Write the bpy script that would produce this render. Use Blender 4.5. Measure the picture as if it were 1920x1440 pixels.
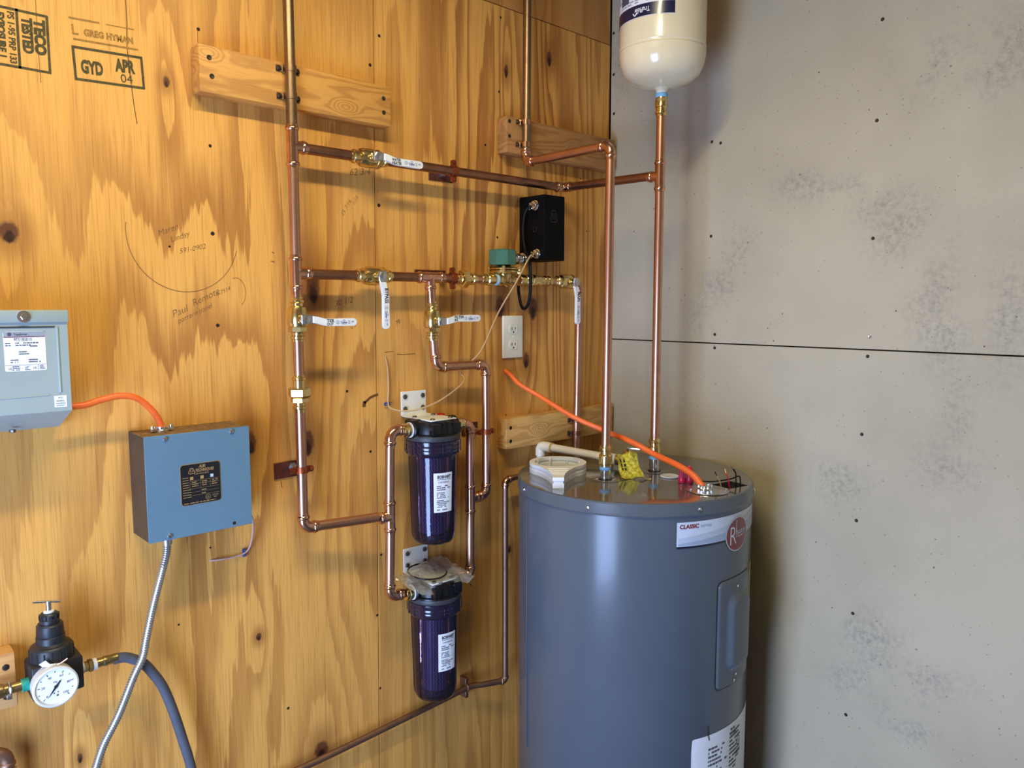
import bpy, bmesh, math, random
from mathutils import Vector, Matrix
random.seed(7)
rad = math.radians
for o in list(bpy.data.objects):
    bpy.data.objects.remove(o, do_unlink=True)
SC = bpy.context.scene
COL = SC.collection

# ------------------------------------------------------------------ camera, world, exposure, lights
cam = bpy.data.objects.new('camera', bpy.data.cameras.new('camera'))
COL.objects.link(cam)
cam.location = (-1.850, -1.548, 1.550)
cam.rotation_euler = (rad(90 - 5.94), 0, rad(47.0 - 90))
cam.data.sensor_width = 36.0
cam.data.lens = 36.0 * 1430 / 1920
cam.data.clip_start = 0.02
SC.camera = cam

world = bpy.data.worlds.new('sky_outside'); SC.world = world
world.use_nodes = True
bg = world.node_tree.nodes['Background']
bg.inputs[0].default_value = (0.55, 0.75, 1.0, 1)
bg.inputs[1].default_value = 1.0

SC.view_settings.view_transform = 'Standard'
SC.view_settings.look = 'None'
SC.view_settings.exposure = 0.06
SC.view_settings.gamma = 1.0
SC.view_settings.use_curve_mapping = False

def area(name, loc, rot, sx, sy, energy, col):
    l = bpy.data.lights.new(name, 'AREA'); l.shape = 'RECTANGLE'
    l.size = sx; l.size_y = sy; l.energy = energy; l.color = col
    o = bpy.data.objects.new(name, l); COL.objects.link(o)
    o.location = loc; o.rotation_euler = rot
    return o
# daylight standing in the half-raised doorway of the left wall, outside the frame
area('daylight_doorway', (-2.43, -0.95, 0.74), (0, rad(-90), 0), 1.42, 0.70, 62, (0.40, 0.57, 1.0))

# ------------------------------------------------------------------ materials
MATS = {}
def lin(c):
    return tuple(((v / 255) / 12.92 if v / 255 <= 0.04045 else ((v / 255 + 0.055) / 1.055) ** 2.4) for v in c)

class S:                                   # a float socket with arithmetic, for writing node formulas
    nt = None
    def __init__(s, sock): s.s = sock
    @staticmethod
    def op(kind, *a, clamp=False):
        n = S.nt.nodes.new('ShaderNodeMath'); n.operation = kind; n.use_clamp = clamp
        for i, x in enumerate(a):
            if isinstance(x, S): S.nt.links.new(x.s, n.inputs[i])
            else: n.inputs[i].default_value = x
        return S(n.outputs[0])
    def __add__(a, b): return S.op('ADD', a, b)
    __radd__ = __add__
    def __sub__(a, b): return S.op('SUBTRACT', a, b)
    def __rsub__(a, b): return S.op('SUBTRACT', b, a)
    def __mul__(a, b): return S.op('MULTIPLY', a, b)
    __rmul__ = __mul__
    def __truediv__(a, b): return S.op('DIVIDE', a, b)
    def __pow__(a, b): return S.op('POWER', a, b)

def fexp(a): return S.op('EXPONENT', a)
def fsin(a): return S.op('SINE', a)
def fsqrt(a): return S.op('SQRT', a)
def clamp01(a): return S.op('ADD', a, 0.0, clamp=True)
def smooth(a, lo, hi):
    n = S.nt.nodes.new('ShaderNodeMapRange'); n.interpolation_type = 'SMOOTHSTEP'
    S.nt.links.new(a.s, n.inputs[0]); n.inputs[1].default_value = lo; n.inputs[2].default_value = hi
    n.inputs[3].default_value = 0; n.inputs[4].default_value = 1
    return S(n.outputs[0])
def coords(kind='Object'):
    n = S.nt.nodes.new('ShaderNodeTexCoord'); x = S.nt.nodes.new('ShaderNodeSeparateXYZ')
    S.nt.links.new(n.outputs[kind], x.inputs[0])
    return S(x.outputs[0]), S(x.outputs[1]), S(x.outputs[2])
def vec(x, y, z):
    n = S.nt.nodes.new('ShaderNodeCombineXYZ')
    for i, a in enumerate((x, y, z)):
        if isinstance(a, S): S.nt.links.new(a.s, n.inputs[i])
        else: n.inputs[i].default_value = a
    return n.outputs[0]
def noise(v, scale=1.0, detail=2.0, rough=0.5, dist=0.0):
    n = S.nt.nodes.new('ShaderNodeTexNoise')
    S.nt.links.new(v, n.inputs['Vector']); n.inputs['Scale'].default_value = scale
    n.inputs['Detail'].default_value = detail; n.inputs['Roughness'].default_value = rough
    n.inputs['Distortion'].default_value = dist
    return S(n.outputs['Fac'])
def voro(v, scale):
    n = S.nt.nodes.new('ShaderNodeTexVoronoi')
    S.nt.links.new(v, n.inputs['Vector']); n.inputs['Scale'].default_value = scale
    x = S.nt.nodes.new('ShaderNodeSeparateColor'); S.nt.links.new(n.outputs['Color'], x.inputs[0])
    return S(n.outputs['Distance']), S(x.outputs[0]), S(x.outputs[1])
def mixc(f, a, b):
    n = S.nt.nodes.new('ShaderNodeMix'); n.data_type = 'RGBA'
    if isinstance(f, S): S.nt.links.new(f.s, n.inputs['Factor'])
    else: n.inputs['Factor'].default_value = f
    for k, c in ((6, a), (7, b)):
        if isinstance(c, tuple): n.inputs[k].default_value = (*c, 1)
        else: S.nt.links.new(c, n.inputs[k])
    return n.outputs[2]
def new_mat(name):
    m = bpy.data.materials.new(name); m.use_nodes = True
    S.nt = m.node_tree
    b = m.node_tree.nodes['Principled BSDF']
    MATS[name] = m
    return m, b
def link(sock, inp):
    S.nt.links.new(sock.s if isinstance(sock, S) else sock, inp)
def bump(h, strength, dist, b):
    n = S.nt.nodes.new('ShaderNodeBump'); n.inputs['Strength'].default_value = strength
    n.inputs['Distance'].default_value = dist
    S.nt.links.new(h.s, n.inputs['Height']); S.nt.links.new(n.outputs[0], b.inputs['Normal'])

def simple(name, col, rough=0.5, metal=0.0, var=0.08, scale=30.0, bmp=0.0, coat=0.0, spec=0.5, roughvar=0.1):
    """painted / plastic / metal surface with faint procedural mottling"""
    m, b = new_mat(name)
    x, y, z = coords(); v = vec(x, y, z)
    n = noise(v, scale, 3.0)
    lo = tuple(c * (1 - var) for c in col); hi = tuple(min(1, c * (1 + var)) for c in col)
    link(mixc(smooth(n, 0.3, 0.7), lo, hi), b.inputs['Base Color'])
    link(rough - roughvar * rough + n * (2 * roughvar * rough), b.inputs['Roughness'])
    b.inputs['Metallic'].default_value = metal
    b.inputs['Specular IOR Level'].default_value = spec
    b.inputs['Coat Weight'].default_value = coat
    b.inputs['Coat Roughness'].default_value = 0.08
    if bmp: bump(noise(v, scale * 4, 3.0), bmp, 0.002, b)
    return m

def plywood(name, seed, fx, fz, rings, contrast, knots, light, dark, core, fine=.05):
    m, b = new_mat(name)
    x, y, z = coords()
    h = noise(vec(x * fx + seed, z * fz + seed * 0.37, seed), 1.0, 1.6, 0.35)
    h = h + noise(vec(x * (fx * 3.2), z * (fz * 2.6), seed + 4.0), 1.0, 1.0) * 0.16
    h = h + noise(vec(x * 85.0, z * 5.0, seed + 9.0), 1.0, 2.0) * fine
    kn = None; halo = None; kin = None
    for (kx, kz, rx, rz) in knots:
        dx = (x - kx) * (1 / rx); dz = (z - kz) * (1 / rz)
        q = dx * dx + dz * dz
        g = fexp((dx * dx * 0.09 + dz * dz * 0.010) * -1.0)
        h = h + g * (1.5 / rings)
        c = 1.0 - smooth(fsqrt(q) + noise(vec(x * 130.0, z * 90.0, kx), 1.0, 2.0) * 0.5, 0.8, 1.25)
        c2 = 1.0 - smooth(fsqrt(q), 0.8, 3.2)
        ci = 1.0 - smooth(fsqrt(dx * dx * 2.2 + (dz + 0.35) * (dz + 0.35) * 1.8) + noise(vec(x * 160.0, z * 110.0, kz), 1.0, 2.0) * 0.7, 0.75, 1.15)
        kin = ci if kin is None else S.op('MAXIMUM', kin, ci)
        kn = c if kn is None else S.op('MAXIMUM', kn, c)
        halo = c2 if halo is None else S.op('MAXIMUM', halo, c2)
    t = S.op('FRACT', h * rings)
    s = smooth(t, 0.30, 0.88) * (1.0 - smooth(t, 0.93, 1.0))
    patch = smooth(noise(vec(x * 2.1, z * 0.9, seed + 20), 1.0, 2.0), 0.35, 0.7)
    s = s * (0.45 + patch * 0.55) * contrast
    fib = noise(vec(x * 420.0, z * 9.0, seed), 1.0, 3.0, 0.6)
    fib2 = noise(vec(x * 120.0, z * 2.5, seed + 3), 1.0, 3.0, 0.6)
    tone = noise(vec(x * 1.3, z * 0.7, seed + 31), 1.0, 1.0)
    col = mixc(clamp01(s), light, dark)
    dk = tuple(c * 0.72 for c in light)
    col = mixc(clamp01((smooth(fib, 0.45, 0.8) * 0.42 + smooth(fib2, 0.5, 0.75) * 0.24)), col, tuple(c * 0.62 for c in dark))
    col = mixc(clamp01((tone - 0.35) * 0.9), col, dk)
    # short dark vertical checks
    chk = smooth(noise(vec(x * 260.0, z * 6.0, seed + 50), 1.0, 1.0), 0.76, 0.80) * smooth(noise(vec(x * 5.0, z * 3.0, seed + 60), 1.0, 1.0), 0.5, 0.62)
    col = mixc(clamp01(chk * 0.55), col, tuple(c * 0.25 for c in dark))
    if kn is not None:
        col = mixc(clamp01(halo * 0.55), col, tuple(c * 0.75 for c in dark))
        col = mixc(clamp01(kn * 0.90), col, tuple(c * 2.6 for c in core))
        col = mixc(clamp01(kin), col, core)
    link(col, b.inputs['Base Color'])
    b.inputs['Roughness'].default_value = 0.55
    b.inputs['Specular IOR Level'].default_value = 0.35
    bump(fib * 0.6 + fib2 * 0.5 - s * 0.35, 0.28, 0.0012, b)
    return m

PL, PD, PC = lin((223, 163, 80)), lin((150, 88, 36)), lin((52, 26, 12))
plywood('plywood_left', 3.1, 2.4, 0.50, 14.0, 0.70,
        [(-1.578, 1.673, .019, .022), (-1.306, 1.972, .008, .013), (-1.010, 1.590, .021, .046), (-1.033, 1.242, .018, .036),
         (-1.163, .828, .008, .011), (-1.02, .506, .022, .030), (-1.165, 1.258, .015, .03), (-1.52, .70, .006, .012)], PL, PD, PC, .045)
plywood('plywood_right', 11.7, 4.6, 0.34, 17.0, 0.82,
        [(-.264, 2.234, .012, .026), (-.428, 2.168, .009, .022), (-.450, 1.545, .020, .036), (-.326, 1.540, .022, .038),
         (-.352, 1.394, .015, .028), (-.417, .858, .008, .014)], PL, PD, PC, .030)
plywood('plywood_top', 23.0, 4.0, 0.5, 5.0, 0.7, [(-.30, 2.47, .01, .02)], lin((206, 146, 76)), lin((164, 104, 44)), PC)
plywood('plywood_far', 31.0, 3.0, 0.6, 5.0, 0.8, [(-2.5, 1.5, .02, .03)], PL, PD, PC)

def lumber(name, seed, light, dark, knots=()):
    m, b = new_mat(name)
    x, y, z = coords('Object')
    h = noise(vec(x * 2.0 + seed, y * 9.0, z * 16.0), 1.0, 2.0, 0.4) + noise(vec(x * 30.0, y * 60, z * 120.0 + seed), 1.0, 2.0) * 0.05
    for kx, kz, rr in knots:
        dx = (x - kx) * (1 / rr); dz = (z - kz) * (1 / rr)
        h = h + fexp((dx * dx * 0.12 + dz * dz * 0.5) * -1.0) * 0.4
    s = smooth(fsin(h * 60.0) * 0.5 + 0.5, 0.3, 1.0)
    fib = noise(vec(x * 14.0, y * 300, z * 420.0 + seed), 1.0, 3.0, 0.6)
    col = mixc(clamp01(s * 0.55), light, dark)
    col = mixc(clamp01(smooth(fib, 0.5, 0.85) * 0.45), col, tuple(c * 0.5 for c in dark))
    link(col, b.inputs['Base Color']); b.inputs['Roughness'].default_value = 0.6
    bump(fib, 0.25, 0.001, b)
    return m
lumber('lumber_gold', 1.0, lin((206, 148, 70)), lin((162, 104, 42)), [(-.20, 0.03, .01), (.1, -.02, .01)])
lumber('lumber_brown', 5.0, lin((172, 122, 66)), lin((132, 86, 42)), [(0.05, 0, .012)])
lumber('lumber_tan', 9.0, lin((206, 160, 92)), lin((168, 116, 56)), [(-.1, 0, .01)])
lumber('lumber_pale', 13.0, lin((214, 160, 98)), lin((176, 116, 60)), [(0, .02, .01)])

def cement():
    m, b = new_mat('cement_board')
    x, y, z = coords(); v = vec(y, z, x)
    base = mixc(smooth(noise(v, 2.2, 3.0, 0.6), 0.3, 0.7), lin((174, 163, 139)), lin((186, 175, 150)))
    weave = noise(vec(y * 120.0, z * 620.0, 0.0), 1.0, 2.0)
    base = mixc(smooth(weave, 0.45, 0.8) * 0.16, base, lin((120, 114, 100)))
    smear = None
    spots = [(-.445, 1.68, .05, .07), (-.40, 1.60, .05, .05), (-.34, 1.53, .04, .05), (-.70, 1.83, .09, .03), (-.80, 1.78, .09, .05),
             (-.875, 1.71, .08, .07), (-.93, 1.58, .05, .12), (-.965, 1.48, .06, .07), (-1.09, 1.52, .05, .12), (-.84, .75, .09, .06),
             (-.90, .68, .10, .06), (-.83, .62, .09, .05), (-.97, .70, .08, .04), (-.95, .55, .08, .03), (-.99, 1.20, .06, .06),
             (-.93, 2.06, .08, .06), (-1.05, 2.05, .06, .08), (-.62, 1.85, .07, .03), (-1.0, 1.30, .03, .12), (-.75, 1.12, .08, .05), (-.04, 2.25, .03, .09)]
    for (ky, kz, ry, rz) in spots:
        dy = (y - ky) * (1 / ry); dz = (z - kz) * (1 / rz)
        g = fexp((dy * dy + dz * dz) * -0.8)
        smear = g if smear is None else S.op('MAXIMUM', smear, g)
    grit = smooth(noise(vec(y * 75.0, z * 62.0, 2.0), 1.0, 5.0, 0.75), 0.40, 0.66)
    blot = smooth(noise(vec(y * 9.0, z * 7.0, 7.0), 1.0, 3.0, 0.6), 0.30, 0.60)
    f = clamp01(smear * blot * (0.10 + grit * 0.90) * 0.54)
    col = mixc(f, base, lin((112, 108, 106)))
    d, r1, r2 = voro(v, 26.0)
    speck = (1.0 - smooth(d, 0.035, 0.075)) * smooth(r1, 0.35, 0.36) * (0.3 + r2 * 0.65)
    d2, r3, r4 = voro(v, 60.0)
    speck2 = (1.0 - smooth(d2, 0.05, 0.11)) * smooth(r3, 0.55, 0.56) * 0.6
    pit = clamp01(speck + speck2)
    col = mixc(pit, col, lin((84, 74, 62)))
    link(col, b.inputs['Base Color']); b.inputs['Roughness'].default_value = 0.8
    b.inputs['Specular IOR Level'].default_value = 0.25
    bump(weave * 0.3 - pit, 0.25, 0.001, b)
cement()

def metal(name, col, rough, tarnish=None, amt=0.0, scale=20.0):
    m, b = new_mat(name)
    x, y, z = coords(); v = vec(x, y, z)
    n = noise(v, scale, 4.0, 0.6)
    if tarnish: link(mixc(smooth(n, 0.42, 0.72) * amt, col, tarnish), b.inputs['Base Color'])
    else: link(mixc(n * 0.3, col, tuple(c * 0.85 for c in col)), b.inputs['Base Color'])
    link(rough * 0.8 + n * (rough * 0.4), b.inputs['Roughness'])
    b.inputs['Metallic'].default_value = 1.0
metal('copper', (.64, .355, .23), 0.33, (.46, .235, .15), 0.55)
metal('copper_fitting', (.72, .41, .275), 0.20, (.46, .23, .14), 0.6, 60)
metal('copper_aged', (.33, .22, .13), 0.38, (.22, .13, .08), 0.7)
metal('copper_brown', (.36, .175, .10), 0.38, (.20, .10, .06), 0.7)
metal('copper_dull', (.34, .195, .125), 0.52, (.22, .13, .09), 0.8)
simple('copper_hanger', lin((150, 74, 40)), 0.38, 0.75, 0.2, 60)
simple('hanger_plate', lin((92, 48, 34)), 0.45, 0.4, 0.2, 60)
metal('brass', (.80, .62, .27), 0.20, (.48, .33, .12), 0.5, 60)
metal('brass_dark', (.40, .29, .13), 0.35, (.22, .15, .07), 0.6, 50)
metal('steel', (.62, .63, .64), 0.28)
metal('steel_dark', (.16, .15, .14), 0.4)
metal('steel_bright', (.80, .82, .84), 0.14)
simple('screw_dark', lin((58, 48, 40)), 0.5, 0.6, 0.3, 200)
simple('vinyl_white', lin((226, 226, 222)), 0.42, var=0.03, coat=0.1)
simple('ink_black', (0.012, 0.012, 0.012), 0.7)
simple('ink_blue', lin((40, 84, 140)), 0.6)
simple('stamp_ink', lin((66, 58, 22)), 0.7, var=0.5, scale=260)
simple('stamp_ink_faint', lin((150, 108, 40)), 0.7, var=0.25, scale=260)
simple('pencil', lin((122, 86, 46)), 0.7, var=0.3, scale=300)
simple('pencil_dark', lin((118, 86, 46)), 0.7, var=0.3, scale=300)
simple('crack_dark', lin((104, 62, 22)), 0.8)
simple('hole_dark', lin((34, 18, 8)), 0.9)
simple('tank_grey', lin((82, 89, 97)), 0.24, 0.0, 0.03, 6, coat=0.08, spec=.38)
simple('tank_top', lin((80, 80, 78)), 0.10, 0.0, 0.03, 8, coat=0.6)
simple('tank_gap', (0.02, 0.022, 0.025), 0.6)
simple('label_silver', lin((196, 206, 218)), 0.35, 0.0, 0.03, coat=0.3)
simple('label_grey', lin((150, 166, 184)), 0.35, 0.0, 0.03, coat=0.3)
simple('label_midgrey', lin((176, 188, 204)), 0.35, 0.0, 0.03, coat=0.3)
simple('label_navy', lin((20, 24, 40)), 0.35)
simple('label_white', lin((226, 228, 232)), 0.4, var=0.02, coat=0.2)
simple('label_print', lin((70, 74, 84)), 0.6)
simple('label_pale_print', lin((140, 146, 158)), 0.6)
simple('label_yellow', lin((206, 200, 90)), 0.5)
simple('logo_red', lin((126, 26, 36)), 0.35, coat=0.2)
simple('exp_cream', lin((226, 212, 176)), 0.22, var=0.02, coat=0.5)
simple('exp_navy', lin((24, 26, 60)), 0.28, coat=0.4)
simple('pipe_tape_blue', lin((110, 166, 206)), 0.6)
simple('pipe_tape_pale', lin((160, 190, 196)), 0.6)
simple('tape_white', lin((220, 222, 222)), 0.6)
simple('tape_teal', lin((30, 140, 118)), 0.6, var=0.3, scale=120)
simple('pvc_cream', lin((224, 214, 190)), 0.4, var=0.04)
simple('pvc_glue', lin((206, 160, 60)), 0.4)
simple('plastic_white', lin((224, 226, 228)), 0.4, var=0.03)
simple('bracket_white', lin((224, 222, 214)), 0.35, var=0.03)
simple('plastic_black', (0.006, 0.006, 0.007), 0.30, coat=0.0, spec=.35)
simple('rubber_grey', lin((70, 70, 74)), 0.5)
simple('filter_band', lin((52, 54, 58)), 0.45)
simple('button_red', lin((190, 20, 20)), 0.35)
simple('outlet_ivory', lin((226, 222, 204)), 0.35, var=0.02)
simple('box_blue', lin((92, 122, 138)), 0.42, var=0.04, scale=5)
simple('box_brown', lin((66, 52, 42)), 0.5, var=0.15)
simple('box_dusty', lin((116, 88, 54)), 0.85, var=0.35, scale=90)
simple('box_grey', lin((148, 160, 156)), 0.42, var=0.03, scale=8)
simple('box_black', (0.003, 0.003, 0.003), 0.5, var=0.1, spec=0.08)
simple('box_etch', lin((64, 60, 58)), 0.5)
simple('plate_black', (0.012, 0.012, 0.014), 0.3)
simple('plate_gold', lin((196, 160, 104)), 0.35, 0.4)
simple('cable_orange', lin((236, 104, 40)), 0.42, var=0.06)
simple('cable_black', (0.004, 0.004, 0.004), 0.5, spec=.2)
simple('cable_tan', lin((186, 150, 104)), 0.45)
simple('cable_pinkish', lin((184, 148, 136)), 0.45)
simple('staple_blue', lin((30, 56, 120)), 0.4)
simple('hose_grey', lin((78, 80, 88)), 0.55, var=0.08)
simple('regulator_black', lin((34, 35, 38)), 0.45, var=0.15)
simple('gauge_case', lin((206, 204, 198)), 0.4)
simple('gauge_face', lin((226, 228, 230)), 0.5, var=0.02)
simple('coil_green', lin((58, 104, 84)), 0.38, var=0.06, coat=0.2)
simple('wire_red', lin((190, 30, 60)), 0.35)
simple('wire_nut_red', lin((206, 36, 84)), 0.32, coat=0.3)
simple('floor_concrete', lin((86, 84, 82)), 0.7, var=0.2, scale=3)
simple('ceiling_paint', lin((150, 130, 104)), 0.8)
simple('room_paint', lin((150, 134, 112)), 0.8)
simple('backing_dark', (0.02, 0.012, 0.006), 0.9)
simple('lamp_white', lin((230, 230, 228)), 0.4)

m, b = new_mat('foil_yellow')
x, y, z = coords(); n = noise(vec(x, y, z), 120.0, 4.0, 0.6)
link(mixc(smooth(n, .35, .65), lin((150, 146, 40)), lin((224, 216, 84))), b.inputs['Base Color'])
b.inputs['Roughness'].default_value = 0.32; bump(n, 0.6, 0.004, b)

m, b = new_mat('conduit_steel')
b.inputs['Base Color'].default_value = (.55, .58, .60, 1); b.inputs['Metallic'].default_value = 0.9; b.inputs['Roughness'].default_value = 0.32

m, b = new_mat('lamp_glow')
b.inputs['Emission Color'].default_value = (1, .84, .60, 1); b.inputs['Emission Strength'].default_value = 9.0
b.inputs['Base Color'].default_value = (.9, .9, .85, 1)

def clear(name, tint, gloss, rough, dens=1.0):
    """thin coloured plastic: tinted see-through body with a fresnel gloss"""
    m = bpy.data.materials.new(name); m.use_nodes = True; S.nt = nt = m.node_tree; MATS[name] = m
    nt.nodes.clear()
    out = nt.nodes.new('ShaderNodeOutputMaterial'); t = nt.nodes.new('ShaderNodeBsdfTransparent'); g = nt.nodes.new('ShaderNodeBsdfGlossy')
    f = nt.nodes.new('ShaderNodeFresnel'); f.inputs[0].default_value = gloss
    mx = nt.nodes.new('ShaderNodeMixShader'); d = nt.nodes.new('ShaderNodeBsdfDiffuse'); mx2 = nt.nodes.new('ShaderNodeMixShader')
    t.inputs[0].default_value = (*tint, 1); g.inputs[0].default_value = (1, 1, 1, 1); g.inputs[1].default_value = rough
    d.inputs[0].default_value = (*[min(1, c * 1.0) for c in tint], 1)
    mx2.inputs[0].default_value = dens
    nt.links.new(t.outputs[0], mx2.inputs[1]); nt.links.new(d.outputs[0], mx2.inputs[2])
    x, y, z = coords(); nb = nt.nodes.new('ShaderNodeBump'); nb.inputs['Strength'].default_value = 0.15; nb.inputs['Distance'].default_value = 0.002
    nt.links.new(noise(vec(x, y, z), 60, 2).s, nb.inputs['Height']); nt.links.new(nb.outputs[0], g.inputs['Normal'])
    nt.links.new(f.outputs[0], mx.inputs[0]); nt.links.new(mx2.outputs[0], mx.inputs[1]); nt.links.new(g.outputs[0], mx.inputs[2])
    nt.links.new(mx.outputs[0], out.inputs[0])
    return m
clear('sump_purple', (.58, .42, .62), 1.5, 0.06, 0.015)
clear('bag_clear', (.93, .93, .93), 1.7, 0.16, 0.13)

m, b = new_mat('cartridge_mesh')
x, y, z = coords()
ang = S.op('ARCTAN2', y, x)
w1 = fsin(ang * 26.0 + fsin(z * 620.0) * 0.9)
line = smooth(w1, 0.55, 0.9)
link(mixc(line, (.012, .016, .050), (.16, .19, .36)), b.inputs['Base Color']); b.inputs['Roughness'].default_value = 0.5
bump(line, 0.5, 0.002, b)

# ------------------------------------------------------------------ mesh helpers
ORG = {}
def cr(pts, n=8, closed=False):
    """Catmull-Rom through the points"""
    P = [Vector(p) for p in pts]; out = []
    for i in range(len(P) - 1):
        p0 = P[i - 1] if i > 0 else P[i] * 2 - P[i + 1]
        p1, p2 = P[i], P[i + 1]
        p3 = P[i + 2] if i + 2 < len(P) else P[i + 1] * 2 - P[i]
        for k in range(n):
            t = k / n
            out.append(0.5 * ((2 * p1) + (p2 - p0) * t + (2 * p0 - 5 * p1 + 4 * p2 - p3) * t * t + (3 * p1 - p0 - 3 * p2 + p3) * t ** 3))
    out.append(P[-1]); return out
def basis(ax):
    a = Vector(ax).normalized()
    u = a.orthogonal().normalized()
    if abs(a.z) < 0.9: u = Vector((0, 0, 1)).cross(a).normalized()
    else: u = Vector((1, 0, 0)); u = (u - a * u.dot(a)).normalized()
    return a, u, a.cross(u)

class MB:
    def __init__(s): s.v = []; s.f = []
    def add(s, vs, fs):
        o = len(s.v); s.v += [Vector(p) for p in vs]; s.f += [tuple(i + o for i in f) for f in fs]; return s
    def box(s, lo, hi, bev=0.0, seg=2):
        lo = Vector(lo); hi = Vector(hi)
        bm = bmesh.new(); bmesh.ops.create_cube(bm, size=1.0)
        for v in bm.verts: v.co = Vector([(lo[i] + hi[i]) / 2 + v.co[i] * (hi[i] - lo[i]) for i in range(3)])
        if bev: bmesh.ops.bevel(bm, geom=list(bm.edges), offset=bev, segments=seg, affect='EDGES', profile=0.5)
        return s.bm(bm)
    def bm(s, bm):
        bm.verts.index_update()
        s.add([v.co.copy() for v in bm.verts], [[v.index for v in f.verts] for f in bm.faces]); bm.free(); return s
    def tube(s, pts, r, seg=16, caps=True, flat=1.0):
        P = [Vector(p) for p in pts]; n = len(P); vs = []; fs = []
        rr = r if isinstance(r, (list, tuple)) else [r] * n
        T = []
        for i in range(n):
            t = (P[min(i + 1, n - 1)] - P[max(i - 1, 0)])
            T.append(t.normalized() if t.length > 1e-9 else T[-1])
        a, u, w = basis(T[0])
        for i in range(n):
            if i:
                q = T[i - 1].rotation_difference(T[i]); u = q @ u
                u = (u - T[i] * u.dot(T[i])).normalized()
            w = T[i].cross(u)
            for k in range(seg):
                c = 2 * math.pi * k / seg
                vs.append(P[i] + (u * math.cos(c) * flat + w * math.sin(c)) * rr[i])
        for i in range(n - 1):
            for k in range(seg):
                k2 = (k + 1) % seg
                fs.append((i * seg + k, i * seg + k2, (i + 1) * seg + k2, (i + 1) * seg + k))
        if caps:
            fs.append(tuple(range(seg))[::-1]); fs.append(tuple((n - 1) * seg + k for k in range(seg)))
        return s.add(vs, fs)
    def lathe(s, prof, o, ax=(0, 0, 1), seg=24, caps=True, ph=0.0):
        a, u, w = basis(ax); o = Vector(o); vs = []; fs = []; n = len(prof)
        for (r, h) in prof:
            for k in range(seg):
                c = 2 * math.pi * k / seg + ph
                vs.append(o + a * h + (u * math.cos(c) + w * math.sin(c)) * max(r, 1e-5))
        for i in range(n - 1):
            for k in range(seg):
                k2 = (k + 1) % seg
                fs.append((i * seg + k, i * seg + k2, (i + 1) * seg + k2, (i + 1) * seg + k))
        if caps:
            fs.append(tuple(range(seg))[::-1]); fs.append(tuple((n - 1) * seg + k for k in range(seg)))
        return s.add(vs, fs)
    def torus(s, c, ax, R, r, seg=24, rs=8, a0=0.0, a1=360.0):
        a, u, w = basis(ax); c = Vector(c); full = abs(a1 - a0 - 360) < 1e-6
        n = seg if full else seg + 1; vs = []; fs = []
        for i in range(n):
            t = rad(a0 + (a1 - a0) * i / seg); d = u * math.cos(t) + w * math.sin(t)
            for k in range(rs):
                p = 2 * math.pi * k / rs
                vs.append(c + d * (R + r * math.cos(p)) + a * r * math.sin(p))
        for i in range(seg):
            j = (i + 1) % n
            for k in range(rs):
                k2 = (k + 1) % rs
                fs.append((i * rs + k, j * rs + k, j * rs + k2, i * rs + k2))
        return s.add(vs, fs)
    def prism(s, poly, o, u, v, depth, bev=0.0):
        """2-D outline (u,v) at origin o, extruded by depth along u x v"""
        o = Vector(o); u = Vector(u); v = Vector(v); n = u.cross(v).normalized()
        k = len(poly)
        bot = [o + u * p[0] + v * p[1] for p in poly]
        if bev:
            cx = sum(p[0] for p in poly) / k; cy = sum(p[1] for p in poly) / k
            def sh(p):
                d = Vector((p[0] - cx, p[1] - cy)); l = d.length
                d = d * ((l - bev) / l) if l > bev else d
                return (cx + d.x, cy + d.y)
            mid = [q + n * (depth - bev) for q in bot]
            top = [o + u * sh(p)[0] + v * sh(p)[1] + n * depth for p in poly]
            vs = bot + mid + top
            fs = [tuple(range(k))[::-1], tuple(2 * k + i for i in range(k))]
            for L in (0, 1):
                for i in range(k):
                    j = (i + 1) % k; fs.append((L * k + i, L * k + j, (L + 1) * k + j, (L + 1) * k + i))
            return s.add(vs, fs)
        top = [q + n * depth for q in bot]
        fs = [tuple(range(k))[::-1], tuple(k + i for i in range(k))]
        for i in range(k):
            j = (i + 1) % k; fs.append((i, j, k + j, k + i))
        return s.add(bot + top, fs)
    def build(s, name, mat, parent=None, ang=38, origin=None, label=None):
        me = bpy.data.meshes.new(name)
        if parent is not None: o = Vector(ORG[parent.name])
        elif origin is not None: o = Vector(origin)
        else:
            xs = [[p[i] for p in s.v] for i in range(3)]
            o = Vector([(min(c) + max(c)) / 2 for c in xs])
        me.from_pydata([tuple(p - o) for p in s.v], [], s.f); me.update()
        bm = bmesh.new(); bm.from_mesh(me); bmesh.ops.recalc_face_normals(bm, faces=list(bm.faces)); bm.to_mesh(me); bm.free()
        me.polygons.foreach_set('use_smooth', [True] * len(me.polygons))
        me.set_sharp_from_angle(angle=rad(ang))
        me.materials.append(MATS[mat])
        ob = bpy.data.objects.new(name, me); COL.objects.link(ob)
        if parent is not None: ob.parent = parent
        else: ob.location = o
        ORG[ob.name] = tuple(o)
        if label: ob['label'] = label
        return ob

def thing(name, label, cat, loc, group=None):
    o = bpy.data.objects.new(name, None); COL.objects.link(o); o.location = loc
    o.empty_display_size = 0.05
    o['label'] = label; o['category'] = cat
    if group: o['group'] = group
    ORG[o.name] = tuple(loc)
    return o
def tag(o, label, cat, group=None):
    o['label'] = label; o['category'] = cat
    if group: o['group'] = group
    return o
def struct(o): o['kind'] = 'structure'; return o

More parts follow.
